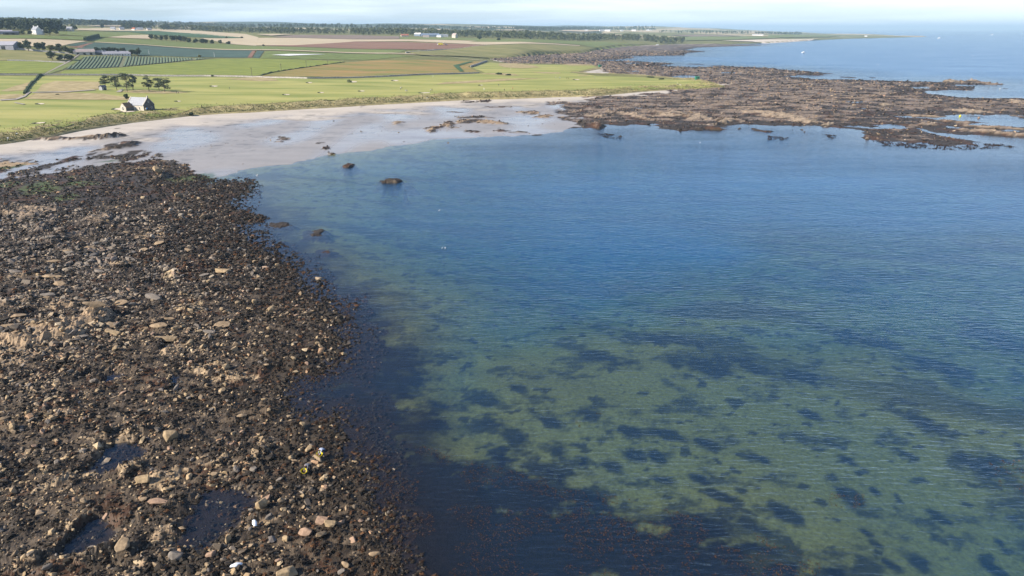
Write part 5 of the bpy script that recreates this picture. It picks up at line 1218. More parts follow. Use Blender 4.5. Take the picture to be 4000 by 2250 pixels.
def tree(name, px, py, hpx, wpx, kind, label, group=None, category="tree", seed=0, lean=0.0):
    c = hit(px, py); dd = math.hypot(c[0], c[1])
    H_ = hpx * dd / 2850; Wt = wpx * dd / 2850
    e = empty(name, (c[0], c[1], gz1(c[0], c[1]) - 0.15), 0, label=label, category=category)
    if group: e["group"] = group
    r = random.Random(seed)
    mb = MB()
    if kind == 'pine':
        top = (lean * H_ * 0.8, 0.1 * H_, H_ * 0.82)
        mb.tube([(0, 0, 0), (lean * H_ * 0.25, 0, H_ * 0.3), (lean * H_ * 0.5, 0.05 * H_, H_ * 0.58), top], [0.26, 0.2, 0.15, 0.06], 7)
        clumps = []
        for k in range(17):
            zc = r.uniform(0.26, 0.97); a = r.uniform(0, 6.28)
            rad = Wt * 0.42 * (1.15 - abs(zc - 0.62) * 1.5) * r.uniform(0.3, 1.0)
            cx, cy = math.cos(a) * rad + lean * H_ * zc * 0.8, math.sin(a) * rad * 0.8
            cz = zc * H_
            clumps.append((cx, cy, cz, Wt * r.uniform(0.17, 0.27), Wt * r.uniform(0.17, 0.25), H_ * r.uniform(0.06, 0.10)))
            q = max(zc - 0.16, 0.3)
            mb.tube([(lean * H_ * q * 0.75, 0, q * H_), (cx * 0.6 + lean * H_ * 0.1, cy * 0.6, cz - H_ * 0.04), (cx, cy, cz)], [0.12, 0.08, 0.03], 4)
        mat_, leaf, per, flat = M_pine, 0.34, 75, 0.6
    else:
        mb.tube([(0, 0, 0), (0, 0, H_ * 0.35), (r.uniform(-0.1, 0.1) * Wt, 0, H_ * 0.8)], [0.04 * H_ + 0.05, 0.03 * H_ + 0.03, 0.02], 6)
        clumps = []
        for k in range(9):
            a = r.uniform(0, 6.28); q = r.uniform(0.1, 1) ** 0.6; zc = r.uniform(0.3, 0.86)
            rad = Wt * 0.34 * q * math.sqrt(max(0.15, 1 - ((zc - 0.5) / 0.5) ** 2))
            cx, cy = math.cos(a) * rad, math.sin(a) * rad
            clumps.append((cx, cy, zc * H_, Wt * r.uniform(0.16, 0.26), Wt * r.uniform(0.16, 0.26), H_ * r.uniform(0.12, 0.2)))
            mb.tube([(0, 0, H_ * 0.25), (cx * 0.8, cy * 0.8, zc * H_ * 0.95)], [0.02 * H_, 0.01], 4)
        clumps.append((0, 0, H_ * 0.5, Wt * 0.33, Wt * 0.33, H_ * 0.33))
        mat_, leaf, per, flat = M_leaf[kind], max(0.32, dd * 0.0007), 70, 0.8
    mb.build("trunk", M_bark, e)
    V_, F_ = leaf_cloud(clumps, per, leaf, seed + 5, flat)
    link("crown", mesh_np("crown", V_, F_, [mat_]), e)
    return e
for k, (px, py, hp, wp, ln, lab) in enumerate([(413, 340, 39, 40, -0.05, "leftmost pine, standing behind the grey shed"), (457, 352, 52, 44, -0.06, "tall pine with slanted crown right of the grey shed"), (497, 359, 62, 46, 0.03, "tallest dense pine with low dark branches in the middle of the clump"), (520, 352, 52, 26, 0.12, "thin ragged pine leaning right behind the dense one"), (583, 358, 54, 38, 0.0, "open sparse pine fourth along toward the right of the clump"), (622, 354, 46, 44, 0.0, "broad pine behind the rightmost pine of the clump"), (644, 360, 52, 50, -0.03, "rightmost pine with wide rounded crown on the links")]):
    tree("pine_tree", px, py, hp, wp, 'pine', lab, "pines on the links", seed=40 + k, lean=ln)
tree("hawthorn_tree", 495, 389, 20, 20, 0, "small wind-bent thorn tree left of the stone cottage", seed=60)
TR = [(112, 199, 36, 32, 0, "tall dark tree with dense crown behind the farm garden wall"), (76, 191, 22, 22, 2, "yellowish small tree left of the tall dark garden tree"), (92, 193, 18, 20, 1, "green bush between the yellowish tree and the tall dark one"), (148, 198, 27, 26, 1, "grey-green tree right of the tall dark garden tree"), (168, 198, 28, 24, 0, "rounded dark tree in the middle of the farm garden"), (203, 203, 22, 26, 2, "yellow-green garden tree near the barn"), (232, 206, 29, 34, 0, "big rounded dark tree left of the barn"), (262, 209, 26, 30, 0, "dark tree close to the barn's left gable"), (283, 211, 18, 22, 0, "small dark tree touching the barn's left gable"),
    (205, 237, 36, 32, 0, "dark evergreen in the thicket below the farm"), (235, 236, 20, 24, 1, "green shrub in the middle of the thicket below the farm"), (262, 235, 22, 26, 0, "dark shrub beside the white garden hut"), (280, 238, 24, 26, 0, "rounded dark tree at the right end of the thicket"), (380, 206, 18, 28, 0, "dark tree behind the byre"), (408, 206, 17, 26, 0, "dark tree between byre and cottage row"), (432, 205, 18, 26, 0, "dark tree behind the left half of the cottage row"), (458, 205, 18, 26, 0, "dark tree behind the middle of the cottage row"), (482, 207, 17, 26, 0, "dark tree behind the right half of the cottage row"), (513, 217, 21, 20, 1, "greyish tree touching the right end of the cottage row"), (538, 217, 25, 28, 0, "lone rounded dark tree right of the cottage row"), (780, 224, 9, 12, 2, "small lone bush at the lower edge of the blue-green field"),
    (196, 136, 26, 32, 1, "broad tree right of the farmhouse by the left wood"), (220, 134, 18, 20, 1, "small bright tree right of the broad farmhouse tree"), (82, 135, 14, 28, 1, "rounded bush left of the farmhouse"), (118, 134, 10, 16, 0, "low dark bush touching the farmhouse"), (252, 119, 18, 22, 1, "rounded tree left of the stone lodge"), (290, 119, 20, 22, 1, "tree right of the stone lodge"), (402, 109, 12, 12, 0, "lone pointed dark tree on the skyline fields"),
    (1873, 155, 18, 20, 0, "dark conical tree left in the far golf field"), (1948, 158, 10, 16, 0, "low dark tree on the far field below the long wood"), (885, 150, 6, 6, 0, "tiny lone tree left in the far stubble"), (945, 150, 6, 8, 0, "tiny tree pair in the far stubble"), (1030, 180, 5, 9, 0, "small bush on the edge of the near stubble")]
for k, (px, py, hp, wp, kd, lab) in enumerate(TR):
    tree("broadleaf_tree", px, py, hp, wp, kd, lab, seed=100 + k)
ordn = ["first", "second", "third", "fourth", "fifth", "sixth", "seventh", "eighth", "ninth", "tenth", "eleventh", "twelfth", "thirteenth", "fourteenth", "fifteenth"]
belt = [(592, 153, 17, 18), (612, 155, 17, 20), (630, 157, 17, 18), (650, 158, 18, 20), (672, 160, 18, 22), (690, 161, 22, 22), (706, 162, 22, 20), (722, 164, 20, 20), (740, 167, 16, 20), (765, 168, 17, 20), (790, 170, 17, 24), (805, 170, 15, 16), (828, 171, 14, 18), (862, 171, 14, 16), (893, 172, 9, 20)]
for k, (px, py, hp, wp) in enumerate(belt):
    tree("belt_tree", px, py, hp, wp, k % 2, ordn[k] + " tree from the left in the shelter belt between the fields", "trees of the shelter belt", seed=200 + k)
# bushes on the links and dunes
for k, (px, py, hp, wp, lab) in enumerate([(745, 440, 14, 26, "dark gorse clump on the dune edge right of the cottage"), (760, 445, 10, 18, "small dark bush at the right foot of the gorse clump"), (570, 388, 8, 20, "left dark shrub on the ridge behind the cottage"), (540, 389, 6, 16, "low shrub left of the shrub on the ridge behind the cottage"), (1950, 292, 8, 30, "left half of the dark gorse patch on the links"), (1985, 295, 7, 24, "right half of the dark gorse patch on the links"), (830, 299, 6, 8, "small bush growing against the long drystone wall"), (225, 371, 4, 12, "tiny bush in the dry rough grass left of the shed"), (2540, 303, 5, 30, "low scrub left on the golf point"), (2585, 311, 6, 26, "low scrub in the middle of the golf point")]):
    tree("gorse_bush", px, py, hp, wp, 0, lab, "dark bushes on the links", "bush", seed=300 + k)
# woods that read as one mass
def wood(name, base, depth, tall, count, seed, label, dark=0, bl=None):
    r = np.random.default_rng(seed); V_, F_ = [], []
    W = [hit(x, y)[:2] for x, y in base]
    seg = np.array([math.dist(a, b) for a, b in zip(W[:-1], W[1:])]); cum = np.concatenate([[0], np.cumsum(seg)])
    t = r.uniform(0, cum[-1], count); off = r.uniform(0, depth, count)
    xs_ = np.interp(t, cum, [p[0] for p in W]); ys_ = np.interp(t, cum, [p[1] for p in W])
    dn_ = np.hypot(xs_, ys_); xs_ = xs_ * (1 + off / dn_); ys_ = ys_ * (1 + off / dn_)
    zs = land_z(xs_, ys_)
    o_ = 0; leafs = []
    for i in range(count):
        H_ = tall * r.uniform(0.7, 1.15); w = H_ * r.uniform(0.26, 0.42)
        clumps = [(xs_[i], ys_[i], zs[i] + H_ * 0.5, w, w, H_ * 0.5), (xs_[i] + r.normal(0, w * 0.5), ys_[i], zs[i] + H_ * 0.75, w * 0.6, w * 0.6, H_ * 0.25)]
        v, f = leaf_cloud(clumps, 22 if dn_[i] < 3200 else 9, max(1.3, H_ * 0.13, dn_[i] * 0.0006), int(r.integers(1e9)), 0.8)
        V_.append(v); F_.append(f + o_); o_ += len(v)
    return link(name, mesh_np(name, np.concatenate(V_), np.concatenate(F_), [M_leaf[dark]]), kind='stuff', label=label, category="wood")
wood("mixed_wood", [(-80, 122), (0, 120), (110, 121), (235, 119)], 160, 13.5, 260, 1, "dense wood of tall trees on the rise at the upper left", 0)
wood("plantation", [(480, 117), (560, 116), (640, 118), (700, 112)], 300, 14, 240, 2, "dark plantation behind the far hamlet", 0)
wood("tree_line", [(670, 118), (760, 121), (860, 126), (1000, 129), (1150, 133), (1380, 135)], 250, 13, 330, 3, "long line of far trees behind the stubble fields", 1)
wood("far_wood", [(1380, 138), (1500, 137), (1600, 139), (1760, 144), (1900, 149), (2000, 152)], 300, 15, 420, 4, "long far wood behind the blue farm sheds", 1)
wood("shore_wood", [(2000, 153), (2150, 156), (2350, 158), (2500, 160), (2560, 166), (2620, 171), (2668, 171)], 260, 17, 420, 5, "shore wood ending at the rocky coast on the right", 1)
wood("skyline_wood", [(-80, 104), (150, 102), (300, 103), (560, 104), (800, 107), (1000, 110)], 1100, 17, 1000, 6, "blue wooded skyline at the left", 0)
wood("skyline_wood", [(1000, 112), (1250, 114), (1500, 116), (1800, 118), (2000, 120), (2300, 118), (2560, 121)], 1200, 17, 1000, 7, "blue wooded skyline in the middle of the horizon", 0)
wood("coast_trees", [(2560, 128), (2700, 133), (2900, 134), (3000, 134), (3130, 136)], 800, 16, 220, 8, "thin line of trees on the low far coast", 0)
# dune grass
def blade_proto(seed):
    r = random.Random(seed); V_, F_ = [], []
    for k in range(5):
        a = r.uniform(0, 6.28); L = r.uniform(0.4, 0.9); ca, sa = math.cos(a), math.sin(a); b = len(V_)
        V_ += [(-sa * 0.22, ca * 0.22, 0), (sa * 0.22, -ca * 0.22, 0), (ca * L, sa * L, r.uniform(0.7, 1.3))]
        F_.append((b, b + 1, b + 2))
    return np.array(V_), np.array(F_)
PR_BL = [blade_proto(i) for i in range(5)]
ex, ey = [], []
for (x0, y0), (x1, y1) in zip(land[:24], land[1:25]):
    Ls = math.hypot(x1 - x0, y1 - y0); k = int(Ls * 17)
    t = RNG.uniform(0, 1, k); q = RNG.exponential(6, k)
    nx, ny = (y0 - y1) / Ls, (x1 - x0) / Ls
    ex.append(x0 + (x1 - x0) * t + nx * q); ey.append(y0 + (y1 - y0) * t + ny * q)
ex, ey = np.concatenate(ex), np.concatenate(ey)
sdl_ = sdist(land, ex, ey)
ok_ = (sdl_ > 0.4) & (sdl_ < 40); ex, ey, sdl_ = ex[ok_], ey[ok_], sdl_[ok_]
mixn = sstep(-0.25, 0.35, fbm(ex / 12, ey / 12, 171, 3) + (sdl_ < 6) * 0.25 + np.where(ex < -150, 0.2, -0.1))[:, None]
cols = (np.array([0.42, 0.36, 0.19]) * (1 - mixn) + np.array([0.19, 0.20, 0.085]) * mixn) * RNG.uniform(0.7, 1.25, (len(ex), 1))
scatter("dune_grass", ex, ey, gz(ex, ey) - 0.05, RNG.uniform(0.35, 0.85, len(ex)), cols, attr_mat("marram", 2, 0.2, 0, rough=0.9, spec=0.1), PR_BL, kind='stuff', label="tan and green marram grass on the dune bank above the beach", category="grass")

# ------------------------------------------------------------------ people
SKEL = {}
def person_mesh(pose, cols):
    """one continuous skinned figure; joints in metres, facing -y"""
    J = {'pel': (0, 0, 0.95), 'spi': (0, 0, 1.2), 'che': (0, 0, 1.38), 'nec': (0, -0.01, 1.52), 'hea': (0, -0.02, 1.62), 'top': (0, -0.01, 1.73)}
    for s, sg in (('l', 1), ('r', -1)):
        J.update({s + 'hip': (0.10 * sg, 0, 0.90), s + 'kne': (0.12 * sg, -0.02, 0.50), s + 'ank': (0.13 * sg, 0.02, 0.09), s + 'toe': (0.15 * sg, -0.16, 0.04), s + 'sho': (0.19 * sg, 0, 1.42), s + 'elb': (0.27 * sg, 0.03, 1.14), s + 'wri': (0.27 * sg, -0.07, 0.90), s + 'pal': (0.27 * sg, -0.09, 0.83)})
    J.update(pose)
    R = {'pel': 0.15, 'spi': 0.135, 'che': 0.16, 'nec': 0.058, 'hea': 0.095, 'top': 0.07, 'hip': 0.095, 'kne': 0.065, 'ank': 0.045, 'toe': 0.04, 'sho': 0.075, 'elb': 0.05, 'wri': 0.034, 'pal': 0.042}
    E = [('pel', 'spi', 1), ('spi', 'che', 1), ('che', 'nec', 1), ('nec', 'hea', 2), ('hea', 'top', 2)]
    for s in 'lr':
        E += [('pel', s + 'hip', 0), (s + 'hip', s + 'kne', 0), (s + 'kne', s + 'ank', 0), (s + 'ank', s + 'toe', 3), ('che', s + 'sho', 1), (s + 'sho', s + 'elb', 1), (s + 'elb', s + 'wri', 1), (s + 'wri', s + 'pal', 2)]
        pal, wri = Vector(J[s + 'pal']), Vector(J[s + 'wri']); dv = (pal - wri).normalized()
        sd_ = dv.cross(Vector((0, 1, 0.2))).normalized()
        for k, (o_, L_) in enumerate(((-0.03, 0.07), (-0.01, 0.085), (0.01, 0.08), (0.03, 0.06))):
            J[f'{s}f{k}'] = tuple(pal + sd_ * o_ + dv * 0.045); J[f'{s}g{k}'] = tuple(pal + sd_ * o_ * 1.1 + dv * (0.045 + L_ * 0.6) + Vector((0, 0.012, 0)))
            E += [(s + 'pal', f'{s}f{k}', 2), (f'{s}f{k}', f'{s}g{k}', 2)]
        J[s + 'th'] = tuple(pal + sd_ * -0.055 + dv * 0.02); E.append((s + 'pal', s + 'th', 2))
    names = list(J)
    me = bpy.data.meshes.new("person"); me.from_pydata([J[k] for k in names], [(names.index(a), names.index(b)) for a, b, _ in E], [])
    o_ = bpy.data.objects.new("person_tmp", me); COL.objects.link(o_)
    md = o_.modifiers.new("skin", 'SKIN'); md.use_smooth_shade = True
    for i, k in enumerate(names):
        r_ = R.get(k) or R.get(k[1:]) or 0.010
        me.skin_vertices[0].data[i].radius = (r_, r_ * (0.75 if k in ('che', 'spi', 'pel') else 1))
        me.skin_vertices[0].data[i].use_root = (k == 'pel')
    o_.modifiers.new("sub", 'SUBSURF').levels = 1
    dg = bpy.context.evaluated_depsgraph_get()
    out = bpy.data.meshes.new_from_object(o_.evaluated_get(dg))
    bpy.data.objects.remove(o_)
    out.materials.clear()
    for c_ in cols: out.materials.append(c_)
    segs = [(Vector(J[a]), Vector(J[b]), c_) for a, b, c_ in E]
    for p in out.polygons:
        best, bc = 9e9, 0
        for a, b, c_ in segs:
            t = max(0, min(1, (p.center - a).dot(b - a) / max((b - a).length_squared, 1e-9)))
            d_ = (p.center - a - (b - a) * t).length
            if d_ < best: best, bc = d_, c_
        p.material_index = bc
    out.name = "person"
    return out, J
PM = {k: mat("cloth_" + k, c, 0.85, 8, var=0.15) for k, c in dict(navy=(0.03, 0.035, 0.06), black=(0.02, 0.02, 0.022), white=(0.70, 0.70, 0.70), grey=(0.16, 0.16, 0.18), blue=(0.05, 0.22, 0.55), red=(0.45, 0.06, 0.05), cream=(0.55, 0.48, 0.33), khaki=(0.16, 0.13, 0.08), pale=(0.40, 0.45, 0.55)).items()}
PM['skin'] = mat("skin", (0.50, 0.31, 0.23), 0.6, 10, var=0.08); PM['hair'] = mat("hair", (0.05, 0.035, 0.025), 0.7, 20, var=0.2)
def hair_cap(J):
    mb = MB(); a, b = Vector(J['hea']), Vector(J['top']); c = a.lerp(b, 0.72) + Vector((0, 0.03, 0.01))
    mb.ball(c, 0.098, (1, 1.05, 0.85), 2); return mb.mesh("hair", PM['hair'], True)
STAND = {}
WALK = {'lkne': (0.11, -0.16, 0.52), 'lank': (0.12, -0.22, 0.10), 'ltoe': (0.13, -0.40, 0.06), 'rkne': (-0.11, 0.05, 0.50), 'rank': (-0.12, 0.28, 0.14), 'rtoe': (-0.13, 0.16, 0.04), 'lelb': (0.26, 0.14, 1.16), 'lwri': (0.26, 0.10, 0.93), 'lpal': (0.26, 0.07, 0.86), 'relb': (-0.26, -0.06, 1.15), 'rwri': (-0.25, -0.26, 1.02), 'rpal': (-0.25, -0.32, 0.98)}
BEND = {'pel': (0, 0.20, 0.86), 'spi': (0, 0.02, 1.00), 'che': (0, -0.18, 1.02), 'nec': (0, -0.34, 1.02), 'hea': (0, -0.44, 0.98), 'top': (0, -0.54, 0.94), 'lhip': (0.11, 0.19, 0.80), 'rhip': (-0.11, 0.19, 0.80), 'lkne': (0.16, -0.02, 0.48), 'rkne': (-0.16, -0.02, 0.48), 'lank': (0.16, 0.08, 0.09), 'rank': (-0.16, 0.08, 0.09), 'ltoe': (0.18, -0.10, 0.04), 'rtoe': (-0.18, -0.10, 0.04),
        'lsho': (0.19, -0.22, 1.0), 'rsho': (-0.19, -0.22, 1.0), 'lelb': (0.22, -0.34, 0.74), 'relb': (-0.22, -0.34, 0.74), 'lwri': (0.14, -0.48, 0.54), 'rwri': (-0.14, -0.48, 0.54), 'lpal': (0.12, -0.52, 0.47), 'rpal': (-0.12, -0.52, 0.47)}
GOLFERS = [(576, 438, 'blue', 'navy', STAND, "person in a bright blue jacket standing at the cottage's dark gable"), (590, 437, 'navy', 'black', STAND, "person in dark clothes beside the blue jacket at the cottage"), (571, 437, 'cream', 'grey', STAND, "person in pale clothes at the near corner of the cottage"), (790, 427, 'black', 'black', STAND, "lone dark figure on the dune edge right of the gorse clump"), (897, 350, 'black', 'navy', STAND, "dark figure alone on the fairway right of the pines"), (690, 367, 'black', 'grey', WALK, "left golfer of a pair by the rough below the pine shadow"), (698, 367, 'grey', 'black', WALK, "right golfer of a pair by the rough below the pine shadow"),
    (1570, 348, 'grey', 'navy', WALK, "golfer in grey walking up the middle fairway, upper of four"), (1565, 351, 'white', 'black', WALK, "golfer with pale top just below the grey one"), (1585, 361, 'white', 'cream', STAND, "left golfer of the white-topped pair on the middle fairway"), (1590, 361, 'pale', 'grey', STAND, "right golfer of the white-topped pair on the middle fairway"), (1683, 358, 'white', 'black', STAND, "left golfer beside the long thin bunker"), (1688, 357, 'black', 'navy', STAND, "right dark golfer beside the long thin bunker"), (1891, 353, 'cream', 'white', STAND, "person all in cream standing alone on the links"), (1948, 338, 'navy', 'grey', WALK, "golfer in navy walking on the right fairway"), (2003, 351, 'red', 'black', STAND, "golfer in dark red near the dune grass"), (1970, 358, 'black', 'black', STAND, "small dark figure at the very edge of the dune grass"), (2171, 307, 'cream', 'grey', STAND, "leftmost of the golfers on the point's near green"), (2187, 309, 'pale', 'navy', STAND, "second golfer on the point's near green, pale blue top"), (2214, 311, 'black', 'black', WALK, "left one of two dark golfers near the point"), (2221, 311, 'navy', 'black', WALK, "right one of two dark golfers near the point"), (2323, 308, 'pale', 'navy', STAND, "tall golfer in blue-grey alone before the golf point"), (2372, 296, 'khaki', 'black', STAND, "small brown figure at the back edge of the point")]
PCACHE = {}
for k, (px, py, top, leg, pose, lab) in enumerate(GOLFERS):
    key = (top, leg, id(pose))
    if key not in PCACHE: 
        pm_, J_ = person_mesh(pose, [PM[leg], PM[top], PM['skin'], PM['black']]); PCACHE[key] = (pm_, hair_cap(J_))
    c = hit(px, py)
    e = link("person", PCACHE[key][0], label=lab, category="person", group="people on the golf links")
    e.location = (c[0], c[1], gz1(c[0], c[1]) + 0.13); e.rotation_euler = (0, 0, random.uniform(0, 6.28)); e.scale = (1.05, 1.05, 1.05)
    link("hair", PCACHE[key][1], e)
M_yel = mat("yellow_plastic", (0.72, 0.60, 0.02), 0.45, 4, var=0.06, spec=0.5)
M_bag = mat("white_plastic_sack", (0.78, 0.82, 0.86), 0.5, 6, var=0.06, spec=0.4)
def hz_at(x, y):
    i1, j1 = cell(np.array([x]), np.array([y])); return float(HG[i1[0], j1[0]])
for px, py, top, leg, rz_, lab in [(1207, 1842, 'grey', 'black', -0.5, "gatherer in dark grey bending over the lower yellow trug"), (1264, 1782, 'pale', 'navy', -0.9, "gatherer in blue-grey bending beside the upper yellow trug")]:
    pm_, J_ = person_mesh(BEND, [PM[leg], PM[top], PM['skin'], PM['black']])
    x, y = at(px, py, 0.5)
    e = link("person", pm_, label=lab, category="person"); e.location = (x, y, max(hz_at(x, y), 0) + 0.22); e.rotation_euler = (0, 0, rz_); e.scale = (1.05,) * 3
    link("hair", hair_cap(J_), e)
for px, py, lab in [(1186, 1838, "yellow trug set on wrack beside the lower gatherer"), (1247, 1774, "yellow trug on a flat boulder beside the upper gatherer")]:
    x, y = at(px, py, 0.7)
    e = empty("trug", (x, y, max(hz_at(x, y), 0) + 0.35), random.uniform(0, 3), label=lab, category="bucket"); e.rotation_euler = (0.5, 0.1, 0.3)
    mb = MB(); N = 14; rings = []
    for rad, zz_ in ((0.20, 0.0), (0.30, 0.36), (0.33, 0.37), (0.31, 0.34), (0.19, 0.03)):
        rings.append([mb.bm.verts.new((rad * math.cos(2 * math.pi * k / N), rad * math.sin(2 * math.pi * k / N), zz_)) for k in range(N)])
    for a, b in zip(rings[:-1], rings[1:]):
        for k in range(N): mb.bm.faces.new((a[k], a[(k + 1) % N], b[(k + 1) % N], b[k]))
    mb.bm.faces.new(rings[0][::-1]); mb.bm.faces.new(rings[-1])
    mb.build("tub", M_yel, e)
    for sg in (-1, 1):
        MB().tube([(0.31 * sg, -0.09, 0.35), (0.33 * sg, -0.06, 0.47), (0.33 * sg, 0.06, 0.47), (0.31 * sg, 0.09, 0.35)], [0.018] * 4, 5).build("handle", M_yel, e)
    MB().ball((0, 0, 0.2), 0.2, (1, 1, 0.35), 2, 0.15).build("seaweed_load", M_dark, e)
for px, py, sc, lab in [(996, 2052, (0.22, 0.42, 0.16), "white sack lying beside the lower rock pool"), (924, 2214, (0.40, 0.22, 0.16), "white sack among stones near the bottom edge")]:
    x, y = at(px, py, 0.4)
    mb = MB(); res = bmesh.ops.create_icosphere(mb.bm, subdivisions=3, radius=1.0)
    for v in res["verts"]:
        a = abs(v.co.y) if sc[1] > sc[0] else abs(v.co.x)
        pin = 1 + 0.35 * (a > 0.75) - 0.5 * max(0, 0.35 - abs(a - 0.55))
        nz_ = 1 + 0.16 * float(perlin(v.co.x * 3 + px, v.co.y * 3 + v.co.z * 4, 5))
        v.co = Vector((v.co.x * sc[0] * pin * nz_, v.co.y * sc[1] * nz_, v.co.z * sc[2] * nz_))
    b = mb.build("white_sack", M_bag, smooth=True, label=lab, category="sack"); b.location = (x, y, hz_at(x, y) + 0.35); b.rotation_euler = (0.2, 0.1, 0.5)

# ------------------------------------------------------------------ boats, buoys, birds, machines
def boat(px, py, L_, label, cabin=True):
    x, y = at(px, py, 0.0)
    e = empty("fishing_boat", (x, y, 0), 0.4, label=label, category="boat")
    mb = MB(); rings = []
    for q, w, zk in ((-0.5, 0.12, 0.0), (-0.48, 0.30, -0.05), (-0.1, 0.36, -0.06), (0.25, 0.28, -0.05), (0.45, 0.08, 0.0), (0.52, 0.01, 0.06)):
        sh_ = 0.14 + 0.10 * max(0, q) * 2
        rings.append([mb.bm.verts.new((q * L_, sg * w * L_ * f, zz_ * L_)) for sg, f, zz_ in ((-1, 1, sh_), (-1, 0.6, zk), (1, 0.6, zk), (1, 1, sh_))])
    for a, b in zip(rings[:-1], rings[1:]):
        for k in range(4): mb.bm.faces.new((a[k], a[(k + 1) % 4], b[(k + 1) % 4], b[k]))
    mb.bm.faces.new(rings[0]); mb.bm.faces.new(rings[-1])
    mb.build("hull", PM['white'], e)
    if cabin:
        c_ = MB().box(-0.05 * L_, 0.22 * L_, -0.15 * L_, 0.15 * L_, 0.13 * L_, 0.36 * L_).build("wheelhouse", PM['white'], e)
        MB().box(0.222 * L_, 0.226 * L_, -0.12 * L_, 0.12 * L_, 0.24 * L_, 0.32 * L_).build("pane", M_glass, c_)
        MB().tube([(-0.1 * L_, 0, 0.13 * L_), (-0.1 * L_, 0, 0.75 * L_)], [0.02 * L_, 0.01 * L_], 5).build("mast", PM['grey'], e)
boat(3138, 206, 7.0, "white fishing boat with mast out on the blue water off the reef")
boat(3668, 150, 16.0, "tiny white boat just off the tip of the far point")
boat(3875, 137, 22.0, "distant white boat near the horizon at the far right")
def gull(px, py, z, label, s=1.0):
    x, y = at(px, py, z)
    e = empty("gull", (x, y, z), random.uniform(0, 6), label=label, category="bird", group="white gulls"); e.scale = (s,) * 3
    mb = MB(); mb.tube([(-0.34, 0, 0.10), (-0.2, 0, 0.11), (0.05, 0, 0.12), (0.2, 0, 0.16), (0.26, 0, 0.22)], [0.02, 0.07, 0.12, 0.09, 0.05], 7); mb.ball((0.29, 0, 0.25), 0.065, sub=1)
    mb.build("body", PM['white'], e, True)
    for sg in (-1, 1): MB().solid([(-0.3, 0.10 * sg, 0.15), (0.1, 0.13 * sg, 0.18), (0.08, 0.10 * sg, 0.22), (-0.28, 0.06 * sg, 0.19)], (0, 0.02 * sg, 0)).build("wing", PM['grey'], e)
    MB().tube([(0.34, 0, 0.25), (0.42, 0, 0.235)], [0.018, 0.006], 4).build("beak", M_yel, e)
for px, py, s, lab in [(1716, 824, 1.1, "lone white gull on the bay below the long islet"), (1727, 971, 0.8, "smaller gull of the pair floating in mid bay"), (1739, 971, 1.0, "larger gull of the pair floating in mid bay"), (1004, 686, 1.3, "white gull at the edge of the wet sand below the first islet"), (1897, 526, 1.4, "gull by the weed patch at the water's edge"), (2735, 558, 1.4, "gull on the water in front of the reef"), (3800, 219, 3.0, "far gull on the open sea right of the boat"), (3430, 253, 3.0, "far gull on the open sea behind the reef"), (3905, 348, 2.0, "gull floating in the reef's upper right inlet"), (3607, 530, 1.6, "white gull standing on the weedy reef tongue"), (3537, 549, 1.5, "gull at the water's edge of the weedy reef tongue")]:
    gull(px, py, 0.0, lab, s)
# orange and yellow buoys in the reef channel
for px, py, cl, lab in [(3750, 455, M_yel, "small yellow buoy in the channel between the reef fingers"), (3823, 462, B_MATS[3], "reddish round buoy in the channel between the reef fingers")]:
    x, y = at(px, py); mb = MB(); mb.ball((0, 0, 0.25), 0.6, (1, 1, 0.9), 2); mb.tube([(0, 0, 0.7), (0, 0, 1.2)], [0.08, 0.06], 5)
    b = mb.build("buoy", cl, label=lab, category="buoy"); b.location = (x, y, 0)
def wheel(e, x, y, r, w):
    mb = MB(); mb.tube([(x, y - w / 2, r), (x, y + w / 2, r)], [r, r], 14); o_ = mb.build("wheel", M_dark, e)
    MB().tube([(x, y - w / 2 - 0.03, r), (x, y + w / 2 + 0.03, r)], [r * 0.5] * 2, 10).build("rim", M_yel, o_)
c = hit(1722, 178)
e = empty("harvester", (c[0], c[1], gz1(c[0], c[1]) + 0.3), -math.atan2(c[0], c[1]) + 0.1, label="yellow and white potato harvester working the brown ploughed field", category="harvester")
MB().solid([(-5, -1.6, 1.2), (3.5, -1.6, 1.0), (4.5, -1.6, 2.6), (1.0, -1.6, 4.2), (-4.2, -1.6, 3.6)], (0, 3.2, 0)).build("body", M_yel, e)
MB().box(-6.5, -5.02, -1.4, 1.4, 1.0, 2.8).build("hopper", PM['white'], e)
MB().solid([(3.0, -0.5, 3.6), (6.5, -0.5, 4.8), (6.5, -0.5, 5.2), (3.0, -0.5, 4.0)], (0, 1.0, 0)).build("elevator", PM['white'], e)
for q in (-3, 1.5):
    for sg in (-1.75, 1.75): wheel(e, q, sg, 0.9, 0.6)
c = hit(1742, 178)
e = empty("tractor", (c[0], c[1], gz1(c[0], c[1]) + 0.3), -math.atan2(c[0], c[1]) + 0.1, label="tractor pulling alongside the harvester on the brown field", category="tractor")
MB().box(0.4, 2.6, -0.6, 0.6, 0.9, 1.8).build("bonnet", PM['blue'], e)
cb = MB().solid([(-1.2, -0.9, 1.0), (0.38, -0.9, 1.0), (0.2, -0.9, 2.9), (-1.1, -0.9, 2.9)], (0, 1.8, 0)).build("cab", PM['grey'], e)
MB().box(-1.2, 0.3, -0.95, 0.95, 2.92, 3.05).build("cab_roof", PM['white'], cb)
for q, r_ in ((-0.7, 0.95), (2.0, 0.65)):
    for sg in (-1.0, 1.0): wheel(e, q, sg, r_, 0.5)
